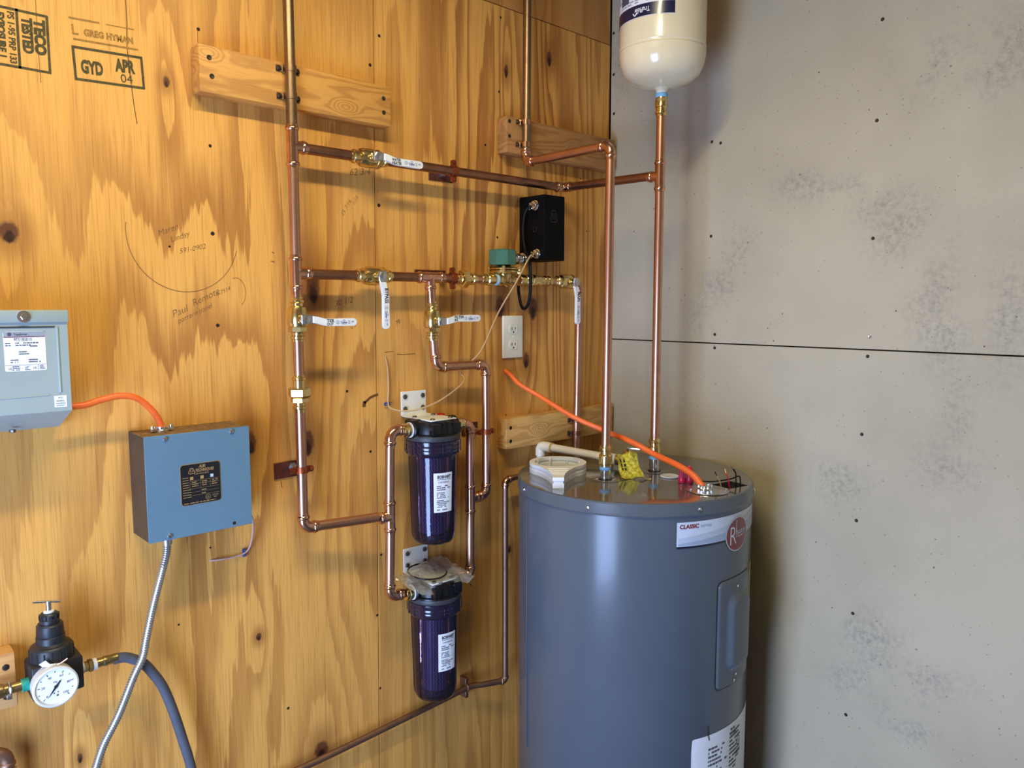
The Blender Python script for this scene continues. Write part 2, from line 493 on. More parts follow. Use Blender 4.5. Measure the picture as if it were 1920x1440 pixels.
TXT = {}
def text2d(t, size, bold=0.0, shear=0.0, space=1.0):
    key = (t, bold, shear, space)
    if key not in TXT:
        cu = bpy.data.curves.new('lettering', 'FONT'); cu.body = t; cu.size = 1.0; cu.offset = bold; cu.shear = shear
        cu.space_character = space; cu.resolution_u = 3
        ob = bpy.data.objects.new('lettering', cu); COL.objects.link(ob)
        dg = bpy.context.evaluated_depsgraph_get(); ev = ob.evaluated_get(dg); me = ev.to_mesh()
        TXT[key] = ([(v.co.x, v.co.y) for v in me.vertices], [tuple(p.vertices) for p in me.polygons])
        ev.to_mesh_clear(); bpy.data.objects.remove(ob); bpy.data.curves.remove(cu)
    vs, fs = TXT[key]
    return [(x * size, y * size) for x, y in vs], fs
def textw(t, size, **k):
    vs, _ = text2d(t, size, **k); return max(v[0] for v in vs) if vs else 0
def put_text(mb, t, size, fn, width=None, **k):
    """fn(u,v) -> 3-D point; baseline starts at u=v=0; width squeezes the line to a given width"""
    vs, fs = text2d(t, size, **k)
    w = max(v[0] for v in vs); sc = width / w if width else 1.0
    return mb.add([fn(x * sc, y) for x, y in vs], fs)
def put_rect(mb, u0, v0, u1, v1, fn, n=1):
    vs = []; fs = []
    for i in range(n + 1):
        u = u0 + (u1 - u0) * i / n; vs += [fn(u, v0), fn(u, v1)]
    for i in range(n): fs.append((2 * i, 2 * i + 2, 2 * i + 3, 2 * i + 1))
    return mb.add(vs, fs)
def put_print(mb, u0, v0, u1, v1, rows, fn, seed, fill=0.7):
    """rows of illegible small print: short dashes"""
    rg = random.Random(seed); h = (v1 - v0) / rows
    for r in range(rows):
        u = u0; v = v1 - (r + 0.75) * h; end = u0 + (u1 - u0) * rg.uniform(0.55, 1.0)
        while u < end:
            w = (u1 - u0) * rg.uniform(0.04, 0.14); w = min(w, end - u)
            if rg.random() < fill + 0.15: put_rect(mb, u, v, u + w, v + h * 0.48, fn)
            u += w + (u1 - u0) * 0.025
    return mb
def put_line(mb, pts, w, fn):
    """a drawn stroke of width w through 2-D points"""
    for (a, b_) in zip(pts[:-1], pts[1:]):
        d = Vector((b_[0] - a[0], b_[1] - a[1]))
        if d.length < 1e-7: continue
        n = Vector((-d.y, d.x)).normalized() * w / 2
        mb.add([fn(a[0] - n.x, a[1] - n.y), fn(b_[0] - n.x, b_[1] - n.y), fn(b_[0] + n.x, b_[1] + n.y), fn(a[0] + n.x, a[1] + n.y)], [(0, 1, 2, 3)])
    return mb
def on_wall(x0, z0, off=0.0006, rot=0.0):       # flat print on a face looking to -Y
    c, s_ = math.cos(rad(rot)), math.sin(rad(rot))
    return lambda u, v: Vector((x0 + u * c - v * s_, -off, z0 + u * s_ + v * c))
def on_cyl(cx, cy, r, th0, z0):                 # wrapped print; u runs towards larger angle
    return lambda u, v: Vector((cx + r * math.cos(rad(th0) + u / r), cy + r * math.sin(rad(th0) + u / r), z0 + v))

# ------------------------------------------------------------------ the setting
XL, YF, ZC = -2.45, -2.60, 2.62           # left wall, front wall (behind the camera), ceiling
def slab(name, lo, hi, mat): return struct(MB().box(lo, hi).build(name, mat, origin=(0, 0, 0)))
slab('floor', (XL, YF, -.1), (.3, .3, 0), 'floor_concrete')
slab('ceiling', (XL - .1, YF - .1, ZC), (.3, .3, ZC + .1), 'ceiling_paint')
wall_back = slab('wall_back', (XL, .018, 0), (.012, .12, ZC), 'backing_dark')
wall_right = slab('wall_right', (.016, YF, 0), (.12, .018, ZC), 'backing_dark')
# left wall with the doorway, front wall behind the camera
mb = MB().box((XL - .1, -.58, 0), (XL, .12, ZC)).box((XL - .1, YF, 0), (XL, -1.32, ZC)).box((XL - .1, -1.32, 1.47), (XL, -.58, ZC))
struct(mb.build('wall_left', 'room_paint', origin=(0, 0, 0)))
slab('wall_front', (XL - .1, YF - .1, 0), (.12, YF, ZC), 'room_paint')

def seam_x(z): return -.861 + (z - .406) * (.018 / 1.479)
def sheet(poly, mat, name='plywood_sheet'):
    mb = MB().prism(poly, (0, .018, 0), (1, 0, 0), (0, 0, 1), .018, .0012)
    return mb.build(name, mat, wall_back)
ZT = 2.3285
sheetA = sheet([(-2.062, .004), (seam_x(0) - .0012, .004), (seam_x(2.6) - .0012, 2.6), (-2.062, 2.6)], 'plywood_left')
sheetB = sheet([(seam_x(0) + .0012, .004), (-.0015, .004), (-.0015, ZT - .001), (seam_x(ZT) + .0012, ZT - .001)], 'plywood_right')
sheet([(seam_x(2.33) + .0012, ZT + .001), (-.452, ZT + .001), (-.452, 2.61), (seam_x(2.61) + .0012, 2.61)], 'plywood_top')
sheet([(-.4498, ZT + .001), (-.0015, ZT + .001), (-.0015, 2.61), (-.4498, 2.61)], 'plywood_top')
sheet([(XL + .003, .004), (-2.0645, .004), (-2.0645, 2.61), (XL + .003, 2.61)], 'plywood_far')

def panel(y0, y1, z0, z1):
    mb = MB().prism([(-y1, z0), (-y0, z0), (-y0, z1), (-y1, z1)], (.0155, 0, 0), (0, -1, 0), (0, 0, 1), .0155, .001)
    return mb.build('cement_panel', 'cement_board', wall_right)
SEAM = 1.4435
pan_up = panel(YF + .002, -.004, SEAM + .0016, 2.61)
pan_lo = panel(YF + .002, -.004, .004, SEAM - .0016)
for (y, z, mt) in [(-.361, 1.990, 0), (-.388, 1.983, 0), (-.366, 1.737, 0), (-.801, 1.704, 0), (-.386, 1.468, 0), (-.387, 1.431, 0), (-.804, 1.475, 1),
                   (-.802, 1.428, 0), (-.797, 1.240, 0), (-.794, 1.027, 0), (-.796, .793, 0), (-.791, .528, 0), (-.797, 1.972, 0), (-.799, 2.195, 0),
                   (-.012, 2.36, 0), (-.017, 2.125, 0), (-.014, 2.24, 0)]:
    mb = MB().lathe([(.0042, 0), (.0042, .0006), (.0032, .0012), (.0016, .0006)], (0, y, z), (-1, 0, 0), 12)
    mb.build('screw', 'steel' if mt else 'screw_dark', pan_up if z > SEAM else pan_lo)

# nail and screw holes in the plywood
for (x, z, r) in [(-1.241, 2.083, .0032), (-1.227, 1.864, .003), (-1.229, 1.692, .0038), (-1.226, 1.508, .0035), (-.825, 2.166, .0035), (-.851, 2.096, .0035),
                  (-.834, 1.782, .004), (-.447, 2.299, .003), (-.453, 2.11, .003), (-.502, 1.966, .003), (-1.314, 1.662, .002), (-.46, 1.73, .003), (-.43, 1.245, .002),
                  (-.93, 1.35, .003), (-.87, 1.20, .003), (-.845, .94, .003), (-1.33, .905, .002), (-.06, 1.99, .003), (-.13, 1.92, .0022), (-.10, 2.04, .002),
                  (-.56, .79, .002), (-.86, .79, .003), (-.855, .60, .0028), (-1.10, .64, .003), (-1.26, 1.05, .002), (-.37, 1.81, .002), (-.30, 2.02, .002), (-.10, 1.77, .002)]:
    mb = MB().lathe([(r * 1.15, 0), (r, .0004), (r * .5, .0003)], (x, 0, z), (0, -1, 0), 8)
    mb.build('nail_hole', 'hole_dark', sheetA if x < seam_x(z) else sheetB)
# long cracks
mb = MB(); f = on_wall(0, 0, .0005)
put_line(mb, [(-1.372, 2.12), (-1.3715, 2.06), (-1.3735, 2.03), (-1.372, 1.99), (-1.369, 1.95), (-1.366, 1.915), (-1.3625, 1.885)], .0014, f)
put_line(mb, [(-1.516, 2.10), (-1.517, 2.0), (-1.516, 1.93)], .0008, f)
put_line(mb, [(-1.243, 2.083), (-1.243, 2.046)], .0008, f)
put_line(mb, [(-1.10, 1.165), (-1.098, 1.15)], .0012, f)
mb.build('grain_crack', 'crack_dark', sheetA)
mb = MB()
put_line(mb, [(-.79, 1.43), (-.77, 1.428), (-.735, 1.429)], .0012, f)
put_line(mb, [(-.825, 1.436), (-.80, 1.437)], .001, f)
put_line(mb, [(-.395, 1.80), (-.395, 1.765)], .0016, f)
mb.build('grain_crack', 'crack_dark', sheetB)
# dark brown resin streak beside the seam
mb = MB(); put_line(mb, [(-.885, 1.318), (-.878, 1.323), (-.868, 1.330), (-.856, 1.334), (-.846, 1.336)], .006, f); put_line(mb, [(-.884, 1.323), (-.886, 1.309)], .009, f)
mb.build('resin_streak', 'crack_dark', sheetA)

# ink stamps
mb = MB()
def frame(mb, x0, z0, x1, z1, w, f):
    put_rect(mb, x0, z0, x1, z0 + w, f); put_rect(mb, x0, z1 - w, x1, z1, f); put_rect(mb, x0, z0 + w, x0 + w, z1 - w, f); put_rect(mb, x1 - w, z0 + w, x1, z1 - w, f)
f = on_wall(0, 0, .0006, 0)
sk = lambda fn, k: (lambda u, v: fn(u, v) + Vector((0, 0, 0)))
T = lambda x, z: on_wall(x, z, .0007, 2.5)
g = T(-1.463, 1.945)
frame(mb, 0, 0, .118, .0585, .0042, g)
put_text(mb, 'GYD', .030, lambda u, v: g(.012 + u, .015 + v), width=.036, bold=.05)
put_text(mb, 'APR', .030, lambda u, v: g(.070 + u, .0265 + v), width=.033, bold=.05)
put_text(mb, '04', .021, lambda u, v: g(.076 + u, .0075 + v), width=.021, bold=0.0)
mb.build('ink_stamp', 'stamp_ink', sheetA)
mb = MB()
put_text(mb, 'GREG HYMAN', .0155, lambda u, v: g(.022 + u, .079 + v), width=.082, bold=.045)
put_text(mb, 'L', .024, lambda u, v: g(.002 + u, .078 + v), bold=.01)
put_rect(mb, .004, .0685, .112, .0715, g); put_rect(mb, 0, .1035, .05, .1065, g); put_rect(mb, .06, .104, .108, .1055, g)
mb.build('ink_stamp', 'stamp_ink_faint', sheetA)
mb = MB(); f = on_wall(0, 0, .0006)
frame(mb, -1.68, 1.9475, -1.499, 2.0445, .0040, f); put_rect(mb, -1.5475, 1.9475, -1.5435, 2.0445, f)
down = lambda x, z: on_wall(x, z, .0007, -90)
put_text(mb, 'TECO', .022, down(-1.5205, 2.034), width=.058, bold=.06)
put_text(mb, 'TESTED', .0205, down(-1.5385, 2.033), width=.058, bold=.06)
put_text(mb, 'PS 1-95 PRP 133', .0135, down(-1.5590, 2.038), width=.084, bold=.03)
put_text(mb, 'EXPOSURE 1', .0150, down(-1.5745, 2.034), width=.072, bold=.05)
mb.build('ink_stamp', 'stamp_ink', sheetA)
# pencil: drawn arc, notes and figures
mb = MB(); f = on_wall(0, 0, .0005)
arc = [(-1.285 + .107 * math.cos(rad(a)), 1.688 + .113 * math.sin(rad(a))) for a in range(172, 352, 6)]
put_line(mb, arc, .0011, f)
put_line(mb, [(-1.185 + .02 * math.cos(rad(a)), 1.575 + .03 * math.sin(rad(a))) for a in range(110, -60, -12)], .0009, f)
mb.build('pencil_mark', 'pencil', sheetA)
mb = MB()
for t, x, z, s_, rot in [('Maren', -1.334, 1.680, .0165, 24), ('Lindsy', -1.311, 1.670, .0155, 22), ('591-0902', -1.296, 1.649, .0140, 14),
                         ('Paul', -1.314, 1.524, .020, 24), ('Remote', -1.274, 1.546, .019, 26), ('panel', -1.262, 1.532, .014, 26), ('pattern', -1.304, 1.513, .0145, 24), ('0-7514', -1.226, 1.566, .0115, 26)]:
    put_text(mb, t, s_, on_wall(x, z, .0005, rot), shear=.35, bold=-.012)
mb.build('handwriting', 'pencil', sheetA)
mb = MB()
for t, x, z, s_, rot in [('62 3/4', -.912, 1.842, .022, 8), ('30 1/2', -.957, 1.545, .019, 12), ('1/16', -.900, 1.775, .013, 62), ('15 7/16', -.930, 1.748, .014, 58), ('V.2', -.915, 1.49, .013, 40)]:
    put_text(mb, t, s_, on_wall(x, z, .0005, rot), shear=.3, bold=-.014)
put_line(mb, [(-1.105, 1.661), (-1.099, 1.659)], .0015, f); put_line(mb, [(-1.107, 1.642), (-1.099, 1.640)], .0015, f)
mb.build('handwriting', 'pencil_dark', sheetA)
mb = MB(); put_text(mb, '7/16', .016, on_wall(-.388, 1.805, .0005, 75), shear=.2); put_text(mb, '70', .014, on_wall(-.79, 1.50, .0005, 30), shear=.2)
mb.build('handwriting', 'pencil_dark', sheetB)

# ------------------------------------------------------------------ ceiling lamps (above the frame)
LY = -.84
def ceiling_lamp(cx, label, watts):
    t = thing('fluorescent_lamp', label, 'lamp', (cx, LY, ZC))
    MB().prism([(-.075, 0), (-.06, -.035), (.06, -.035), (.075, 0)], (cx - .61, LY, ZC), (0, 1, 0), (0, 0, 1), 1.22).build('housing', 'lamp_white', t)
    for dy in (-.032, .032):
        MB().tube([(cx - .585, LY + dy, ZC - .052), (cx + .585, LY + dy, ZC - .052)], .013, 12).build('tube', 'lamp_glow', t)
    for dx in (-.60, .60):
        MB().box((cx + dx - .008, LY - .05, ZC - .07), (cx + dx + .008, LY + .05, ZC - .03)).build('lamp_holder', 'lamp_white', t)
    area('lamp_light', (cx, LY, ZC - .07), (0, 0, 0), 1.16, .09, watts, (1.0, .90, .54))
ceiling_lamp(-1.55, 'twin tube ceiling lamp above the copper pipes', 22)

# ------------------------------------------------------------------ water heater
TX, TY, TR, TZ = -.322, -.362, .291, 1.120
heater = thing('water_heater', 'tall grey cylindrical electric water heater standing in the corner', 'water heater', (TX, TY, 0))
MB().lathe([(TR * .97, 0), (TR, .012), (TR, TZ - .028)], (TX, TY, .012), seg=96).build('tank_jacket', 'tank_grey', heater)
MB().lathe([(TR - .02, 0), (TR - .02, .03)], (TX, TY, 0), seg=48).build('base', 'plastic_black', heater)
# top pan with the wiring opening cut out
RP = TR + .0028
bm = bmesh.new()
N = 96
ring = [bm.verts.new((TX + (RP - .006) * math.cos(2 * math.pi * i / N), TY + (RP - .006) * math.sin(2 * math.pi * i / N), TZ)) for i in range(N)]
OX, OY, OA = -.247, -.592, rad(-10)
def opn(u, v): return (OX + u * math.cos(OA) - v * math.sin(OA), OY + u * math.sin(OA) + v * math.cos(OA))
hole = [bm.verts.new((*opn(u, v), TZ)) for u, v in ((-.036, -.027), (.036, -.027), (.036, .027), (-.036, .027))]
ed = [bm.edges.new((ring[i], ring[(i + 1) % N])) for i in range(N)] + [bm.edges.new((hole[i], hole[(i + 1) % 4])) for i in range(4)]
bmesh.ops.triangle_fill(bm, use_beauty=True, edges=ed)
top = MB().bm(bm).build('top_pan', 'tank_top', heater, ang=30)
MB().lathe([(RP - .006, TZ), (RP - .002, TZ - .0012), (RP, TZ - .005), (RP, TZ - .026), (RP + .0012, TZ - .028), (RP, TZ - .031), (TR - .001, TZ - .0315)], (TX, TY, 0), seg=96, caps=False).build('top_rim', 'tank_grey', heater)
mb = MB(); q = [Vector((*opn(u, v), TZ)) for u, v in ((-.036, -.027), (.036, -.027), (.036, .027), (-.036, .027))]
mb.add(q + [p - Vector((0, 0, .05)) for p in q], [(0, 1, 5, 4), (1, 2, 6, 5), (2, 3, 7, 6), (3, 0, 4, 7), (4, 5, 6, 7)])
mb.build('wiring_well', 'tank_gap', heater, ang=10)
for th in (155.9, -161.5, -112.5, -64, 100, 40, -20):
    c = rad(th); MB().lathe([(.0045, 0), (.0045, .0015), (.003, .0035), (.001, .004)], (TX + RP * math.cos(c), TY + RP * math.sin(c), 1.104), (math.cos(c), math.sin(c), 0), 12).build('screw', 'steel_bright', heater)
MB().box((TX + TR * math.cos(rad(158)) - .002, TY + TR * math.sin(rad(158)) - .001, .45), (TX + TR * math.cos(rad(158)) + .001, TY + TR * math.sin(rad(158)) + .001, 1.085), .0004, 1).build('jacket_seam', 'tank_grey', heater)
# raised rings round the pipe stubs
HX, HY, CX, CY = -.417, -.350, -.252, -.376
for (x, y) in ((HX, HY), (CX, CY)):
    MB().lathe([(.040, 0), (.040, .0008), (.032, .0022), (.019, .0016), (.016, .0006)], (x, y, TZ), seg=32).build('port_ring', 'tank_top', heater)
    MB().lathe([(.0165, .0015), (.0165, .003), (.0145, .003)], (x, y, TZ), seg=24).build('port_gasket', 'plastic_black', heater)
# brand label wrapped round the jacket
RL = TR + .0006
lab = MB(); fl = on_cyl(TX, TY, RL, -122.9, 1.022)
put_rect(lab, 0, 0, .33, .0545, fl, 40)
lb = lab.build('brand_label', 'label_silver', heater)
fl2 = on_cyl(TX, TY, RL + .0004, -122.9, 1.022)
def band(name, mat, lo, hi):
    mb = MB(); vs = []; fs = []
    for i in range(31):
        u = .004 + .32 * i / 30; a = lo(u); b_ = hi(u); vs += [fl2(u, a), fl2(u, b_)]
    for i in range(30): fs.append((2 * i, 2 * i + 2, 2 * i + 3, 2 * i + 1))
    mb.add(vs, fs).build(name, mat, lb)
band('label_swoosh', 'label_midgrey', lambda u: .003, lambda u: .018 + .10 * u)
fl2 = on_cyl(TX, TY, RL + .0006, -122.9, 1.022)
band('label_swoosh', 'label_grey', lambda u: .002, lambda u: .006 + .09 * u)
mb = MB(); put_rect(mb, 0, -.0042, .14, 0, fl2, 16); mb.build('label_edge', 'label_navy', lb)
fl3 = on_cyl(TX, TY, RL + .0009, -122.9, 1.022)
mb = MB(); put_text(mb, 'CLASSIC', .0125, lambda u, v: fl3(.006 + u, .0405 + v), width=.047, bold=.03); mb.build('lettering', 'logo_red', lb)
mb = MB(); put_text(mb, 'series', .0115, lambda u, v: fl3(.057 + u, .0405 + v), width=.030); mb.build('lettering', 'label_grey', lb)
fo = on_cyl(TX, TY, RL + .0012, -87.5, 1.028)
def ellipse(rx, rz, fn, n=40):
    mb = MB(); vs = [fn(0, 0)]; 
    for k in (.5, 1.0):
        vs += [fn(rx * k * math.cos(2 * math.pi * i / n), rz * k * math.sin(2 * math.pi * i / n)) for i in range(n)]
    fs = [(0, 1 + i, 1 + (i + 1) % n) for i in range(n)] + [(1 + i, 1 + n + i, 1 + n + (i + 1) % n, 1 + (i + 1) % n) for i in range(n)]
    return mb.add(vs, fs)
ellipse(.0475, .040, fo).build('logo_rim', 'label_silver', lb)
ellipse(.0450, .0375, on_cyl(TX, TY, RL + .0016, -87.5, 1.028)).build('logo_oval', 'logo_red', lb)
fo = on_cyl(TX, TY, RL + .0020, -87.5, 1.028)
mb = MB(); put_text(mb, 'R', .062, lambda u, v: fo(-.036 + u, -.022 + v), width=.030, bold=-.008)
put_text(mb, 'heem', .036, lambda u, v: fo(-.010 + u, -.008 + v), width=.046, bold=-.004)
put_rect(mb, -.0085, .0, -.0060, .034, fo)
mb.build('lettering', 'label_silver', lb)
# upper element cover
def cyl_patch(name, mat, th0, th1, z0, z1, off, corner, parent, bulge=None, nu=28, nv=40):
    """rounded rectangle wrapped on the jacket, edge dropped to the surface; bulge = (u0,u1,v0,v1,height)"""
    W = rad(th1 - th0) * TR; H = z1 - z0; vs = []; fs = []
    for j in range(nv + 1):
        for i in range(nu + 1):
            u = W * i / nu; v = H * j / nv
            e = min(u, W - u, v, H - v); h = off * min(1, e / .003) if off else 0
            if bulge:
                a = min(u - bulge[0], bulge[1] - u, (v - bulge[2]), bulge[3] - v)
                cu = max(bulge[0] + .03 - u, u - bulge[1] + .03, 0); cv = max(bulge[2] + .03 - v, v - bulge[3] + .03, 0)
                dd = .03 - math.hypot(cu, cv)
                t = max(0, min(1, dd / .016)); h += bulge[4] * (t * t * (3 - 2 * t))
            # round the corners
            cu = max(corner - u, u - (W - corner), 0); cv = max(corner - v, v - (H - corner), 0)
            if cu > 0 and cv > 0 and math.hypot(cu, cv) > corner:
                k = corner / math.hypot(cu, cv); du = cu * (1 - k); dv = cv * (1 - k)
                u += du if u < corner else -du; v += dv if v < corner else -dv; h = 0
            r = TR + .0004 + h; t = rad(th0) + u / TR
            vs.append((TX + r * math.cos(t), TY + r * math.sin(t), z0 + v))
    for j in range(nv):
        for i in range(nu):
            a = j * (nu + 1) + i; fs.append((a, a + 1, a + nu + 2, a + nu + 1))
    return MB().add(vs, fs).build(name, mat, parent, ang=60)
gap = cyl_patch('cover_gap', 'tank_gap', -101.1, -71.9, .6665, .9275, .0008, .016, heater)
cov = cyl_patch('element_cover', 'tank_grey', -100.5, -72.5, .669, .925, .005, .014, heater, bulge=(.026, .125, .035, .222, .012), nu=44, nv=60)
for th, z in ((-87.5, .905), (-87.0, .692), (-88.3, .679)):
    c = rad(th); MB().lathe([(.0034, 0), (.0034, .002), (.001, .003)], (TX + (TR + .005) * math.cos(c), TY + (TR + .005) * math.sin(c), z), (math.cos(c), math.sin(c), 0), 10).build('screw', 'steel_bright', cov)
# data label low on the jacket and the yellow energy label round the side
dl = cyl_patch('data_label', 'label_white', -113.3, -56, .36, .568, .0004, .006, heater, nu=40, nv=8)
fd = on_cyl(TX, TY, TR + .0013, -113.3, .36)
mb = MB()
put_print(mb, .048, .06, .115, .178, 12, fd, 5); put_print(mb, .125, .09, .185, .19, 10, fd, 6); put_print(mb, .13, .175, .16, .20, 2, fd, 8)
put_rect(mb, .130, .062, .185, .069, fd); put_rect(mb, .158, .120, .185, .128, fd)
for k in range(9): put_rect(mb, .048, .07 + k * .0125, .12, .0705 + k * .0125, fd)
mb.build('small_print', 'label_print', dl)
mb = MB(); n = 24
for rr0, rr1 in ((.0115, .0095),):
    vs = [fd(.172 + r * math.cos(2 * math.pi * i / n), .150 + r * math.sin(2 * math.pi * i / n)) for i in range(n) for r in (rr0, rr1)]
    mb.add(vs, [(2 * i, 2 * i + 1, (2 * i + 3) % (2 * n), (2 * i + 2) % (2 * n)) for i in range(n)])
put_text(mb, 'UL', .012, lambda u, v: fd(.165 + u, .146 + v), width=.013)
mb.build('approval_mark', 'label_print', dl)
mb = MB(); put_rect(mb, .135, .035, .19, .05, fd, 6); mb.build('red_bar', 'logo_red', dl)
mb = MB(); put_line(mb, [(.046, .232), (.045, .222), (.046, .208), (.050, .196)], .0024, on_cyl(TX, TY, TR + .0018, -113.3, .36)); mb.build('pen_stroke', 'ink_black', dl)
cyl_patch('energy_label', 'label_yellow', -66, -38, .70, .93, .0003, .004, heater, nu=20, nv=6)

# ------------------------------------------------------------------ copper plumbing
PR = .0111
def unit(v): return Vector(v).normalized()
def end_prof(L):      # radius along a press-fit socket, from its mouth inward
    return [(L, .0121), (L - .004, .0123), (L - .0055, .0140), (L - .0085, .0146), (L - .0115, .0140), (L - .0130, .0125)]
def add_elbow(t, c, a, b_, L=.034, rb=.019, k=1.0, mat='copper_fitting'):
    c = Vector(c); a = unit(a); b_ = unit(b_); P = []; Rr = []
    for (d, r) in end_prof(L): P.append(c + a * d * k); Rr.append(r * k)
    for i in range(0, 9):
        s_ = i / 8; p0 = c + a * rb * k; p1 = c; p2 = c + b_ * rb * k
        ctrl = c + (a + b_) * rb * k * .12
        P.append(p0 * (1 - s_) ** 2 + ctrl * 2 * s_ * (1 - s_) + p2 * s_ ** 2); Rr.append(.0128 * k)
    for (d, r) in reversed(end_prof(L)): P.append(c + b_ * d * k); Rr.append(r * k)
    return MB().tube(P, Rr, 18).build('elbow', mat, t)
def add_tee(t, c, ax, br, H=.040, B=.031, mat='copper_fitting'):
    c = Vector(c); ax = unit(ax); br = unit(br)
    prof = [(d, r) for d, r in end_prof(H)]; mb = MB()
    P = [c + ax * d for d, r in prof] + [c - ax * d for d, r in reversed(prof)]
    mb.tube(P, [r for d, r in prof] + [r for d, r in reversed(prof)], 18)
    P = [c + br * d for d, r in end_prof(B)] + [c]
    mb.tube(P, [r for d, r in end_prof(B)] + [.0128], 18)
    return mb.build('tee', mat, t)
def add_coupling(t, c, ax, H=.022, mat='copper_fitting'):
    c = Vector(c); ax = unit(ax); prof = end_prof(H)
    return MB().tube([c + ax * d for d, r in prof] + [c - ax * d for d, r in reversed(prof)], [r for d, r in prof] + [r for d, r in reversed(prof)], 18).build('coupling', mat, t)
def add_pipe(t, a, b_, mat='copper', r=PR, name='pipe'):
    return MB().tube([a, b_], r, 20).build(name, mat, t)
def add_brass(t, c, ax, prof, name='brass_adapter', seg=20, mat='brass'):
    return MB().lathe(prof, c, ax, seg).build(name, mat, t)
def brass_socket(h0, h1):       # press socket outline between two stations
    s_ = 1 if h1 > h0 else -1
    return [(.0125, h0), (.0128, h0 + s_ * .003), (.0150, h0 + s_ * .005), (.0152, h0 + s_ * .009), (.0132, h0 + s_ * .011), (.0130, h1)]
def hexnut(t, c, ax, r, h, mat='brass', name='hex_nut'):
    c = Vector(c); a = unit(ax)
    return MB().lathe([(r * .9, -h / 2), (r, -h / 2 + h * .15), (r, h / 2 - h * .15), (r * .9, h / 2)], c, a, 6, ph=.3).build(name, mat, t, ang=20)

def ball_valve(name_label, c, ax, lever, side, text_lines, txt_at, stem=(0, -1, 0)):
    """press ball valve: body along ax, stem towards the room, white lever along `lever`; side = dogleg direction"""
    c = Vector(c); ax = unit(ax); st = Vector(stem); lv = unit(lever); sd = unit(side)
    t = thing('ball_valve', name_label, 'valve', c, 'brass ball valves with white lever handles')
    MB().lathe([(.0125, -.047), (.0128, -.043), (.0152, -.041), (.0154, -.036), (.0132, -.034), (.0132, -.028), (.0180, -.026), (.0205, -.018),
                (.0212, -.004), (.0212, .006), (.0195, .014), (.0185, .0155)], c, ax, 24).build('body', 'brass', t)
    MB().lathe([(.0195, .0155), (.0212, .0165), (.0212, .0255), (.0195, .0265)], c, ax, 8, ph=.2).build('end_nut', 'brass', t, ang=20)
    MB().lathe([(.0150, .0265), (.0135, .029), (.0132, .034), (.0154, .036), (.0152, .041), (.0128, .043), (.0125, .047)], c, ax, 24).build('end_socket', 'brass', t)
    MB().lathe([(.0105, .012), (.0105, .024), (.0085, .025), (.0085, .031)], c, st, 16).build('stem_gland', 'brass', t)
    hub = c + st * .031
    MB().lathe([(.0115, 0), (.0120, .002), (.0120, .005), (.0085, .006), (.0085, .011), (.0060, .012)], hub, st, 6).build('stem_nut', 'steel', t, ang=25)
    # lever: steel tang, then vinyl sleeve
    hand = 1.0 if lv.cross(sd).dot(st) > 0 else -1.0
    u, v = (lv, sd) if hand > 0 else (lv, -sd)
    k = 1.0 if hand > 0 else -1.0
    def strip(s0, s1, hw, th, z, nm, mt, rnd):
        def ctr(s_): 
            x = max(0, min(1, (s_ - .014) / .034)); return .0065 * (x * x * (3 - 2 * x))
        up = []; dn = []; n = 10
        for i in range(n + 1):
            s_ = s0 + (s1 - s0) * i / n; up.append((s_, k * ctr(s_) + hw(s_))); dn.append((s_, k * ctr(s_) - hw(s_)))
        tip = []
        if rnd:
            w = hw(s1); cy_ = k * ctr(s1)
            tip = [(s1 + w * math.sin(rad(a)), cy_ - w * math.cos(rad(a))) for a in range(20, 180, 20)]
        poly = dn + tip + up[::-1]
        return MB().prism(poly, hub + st * z, u, v, th, .0012).build(nm, mt, t, ang=30)
    strip(-.010, .032, lambda s_: .0095 if s_ < .012 else .0068, .0022, .0055, 'lever_tang', 'steel', False)
    sl = strip(.015, .112, lambda s_: .0072 + .0012 * min(1, (s_ - .02) / .06), .0075, .0030, 'lever_sleeve', 'vinyl_white', True)
    # hand lettering and blue maker's marks on the sleeve
    y0 = hub + st * (.0030 + .0077)
    e1, e2 = (u, v) if u.cross(v).dot(st) > 0 else (u, -v)
    off = .0065 * (1 if e2.dot(sd) > 0 else -1)
    fn = lambda a, b2: y0 + e1 * a + e2 * (b2 + off)
    mb = MB()
    for i, (tx, w) in enumerate(text_lines):
        n = len(text_lines)
        hgt = .0068 if n > 1 else .0105
        base = (.0006 if i == 0 else -.0066) if n > 1 else -.0036
        put_text(mb, tx, hgt * 1.25, lambda a, b2: fn(txt_at + a, base + b2), width=w, bold=.035)
    mb.build('handwriting', 'ink_black', sl)
    mb = MB()
    for r0, r1, cx_ in ((.0042, .0036, .072),):
        n = 16; vs = [fn(cx_ + r * math.cos(2 * math.pi * i / n), r * math.sin(2 * math.pi * i / n)) for i in range(n) for r in (r0, r1)]
        mb.add(vs, [(2 * i, 2 * i + 1, (2 * i + 3) % (2 * n), (2 * i + 2) % (2 * n)) for i in range(n)])
    put_text(mb, '2', .006, lambda a, b2: fn(.0706 + a, -.002 + b2), bold=.02)
    put_text(mb, 'TruFlow', .0062, lambda a, b2: fn(.079 + a, -.0026 + b2), width=.0165, bold=.04)
    put_rect(mb, .080, -.0042, .094, -.0035, fn); put_line(mb, [(.083, .0028), (.087, .0052), (.091, .0030)], .0009, fn)
    put_print(mb, .098, -.0045, .104, .004, 3, fn, 3); put_text(mb, 'UPC', .005, lambda a, b2: fn(.1055 + a, -.001 + b2), width=.007, bold=.02)
    mb.build('maker_mark', 'ink_blue', sl)
    return t

D = .052
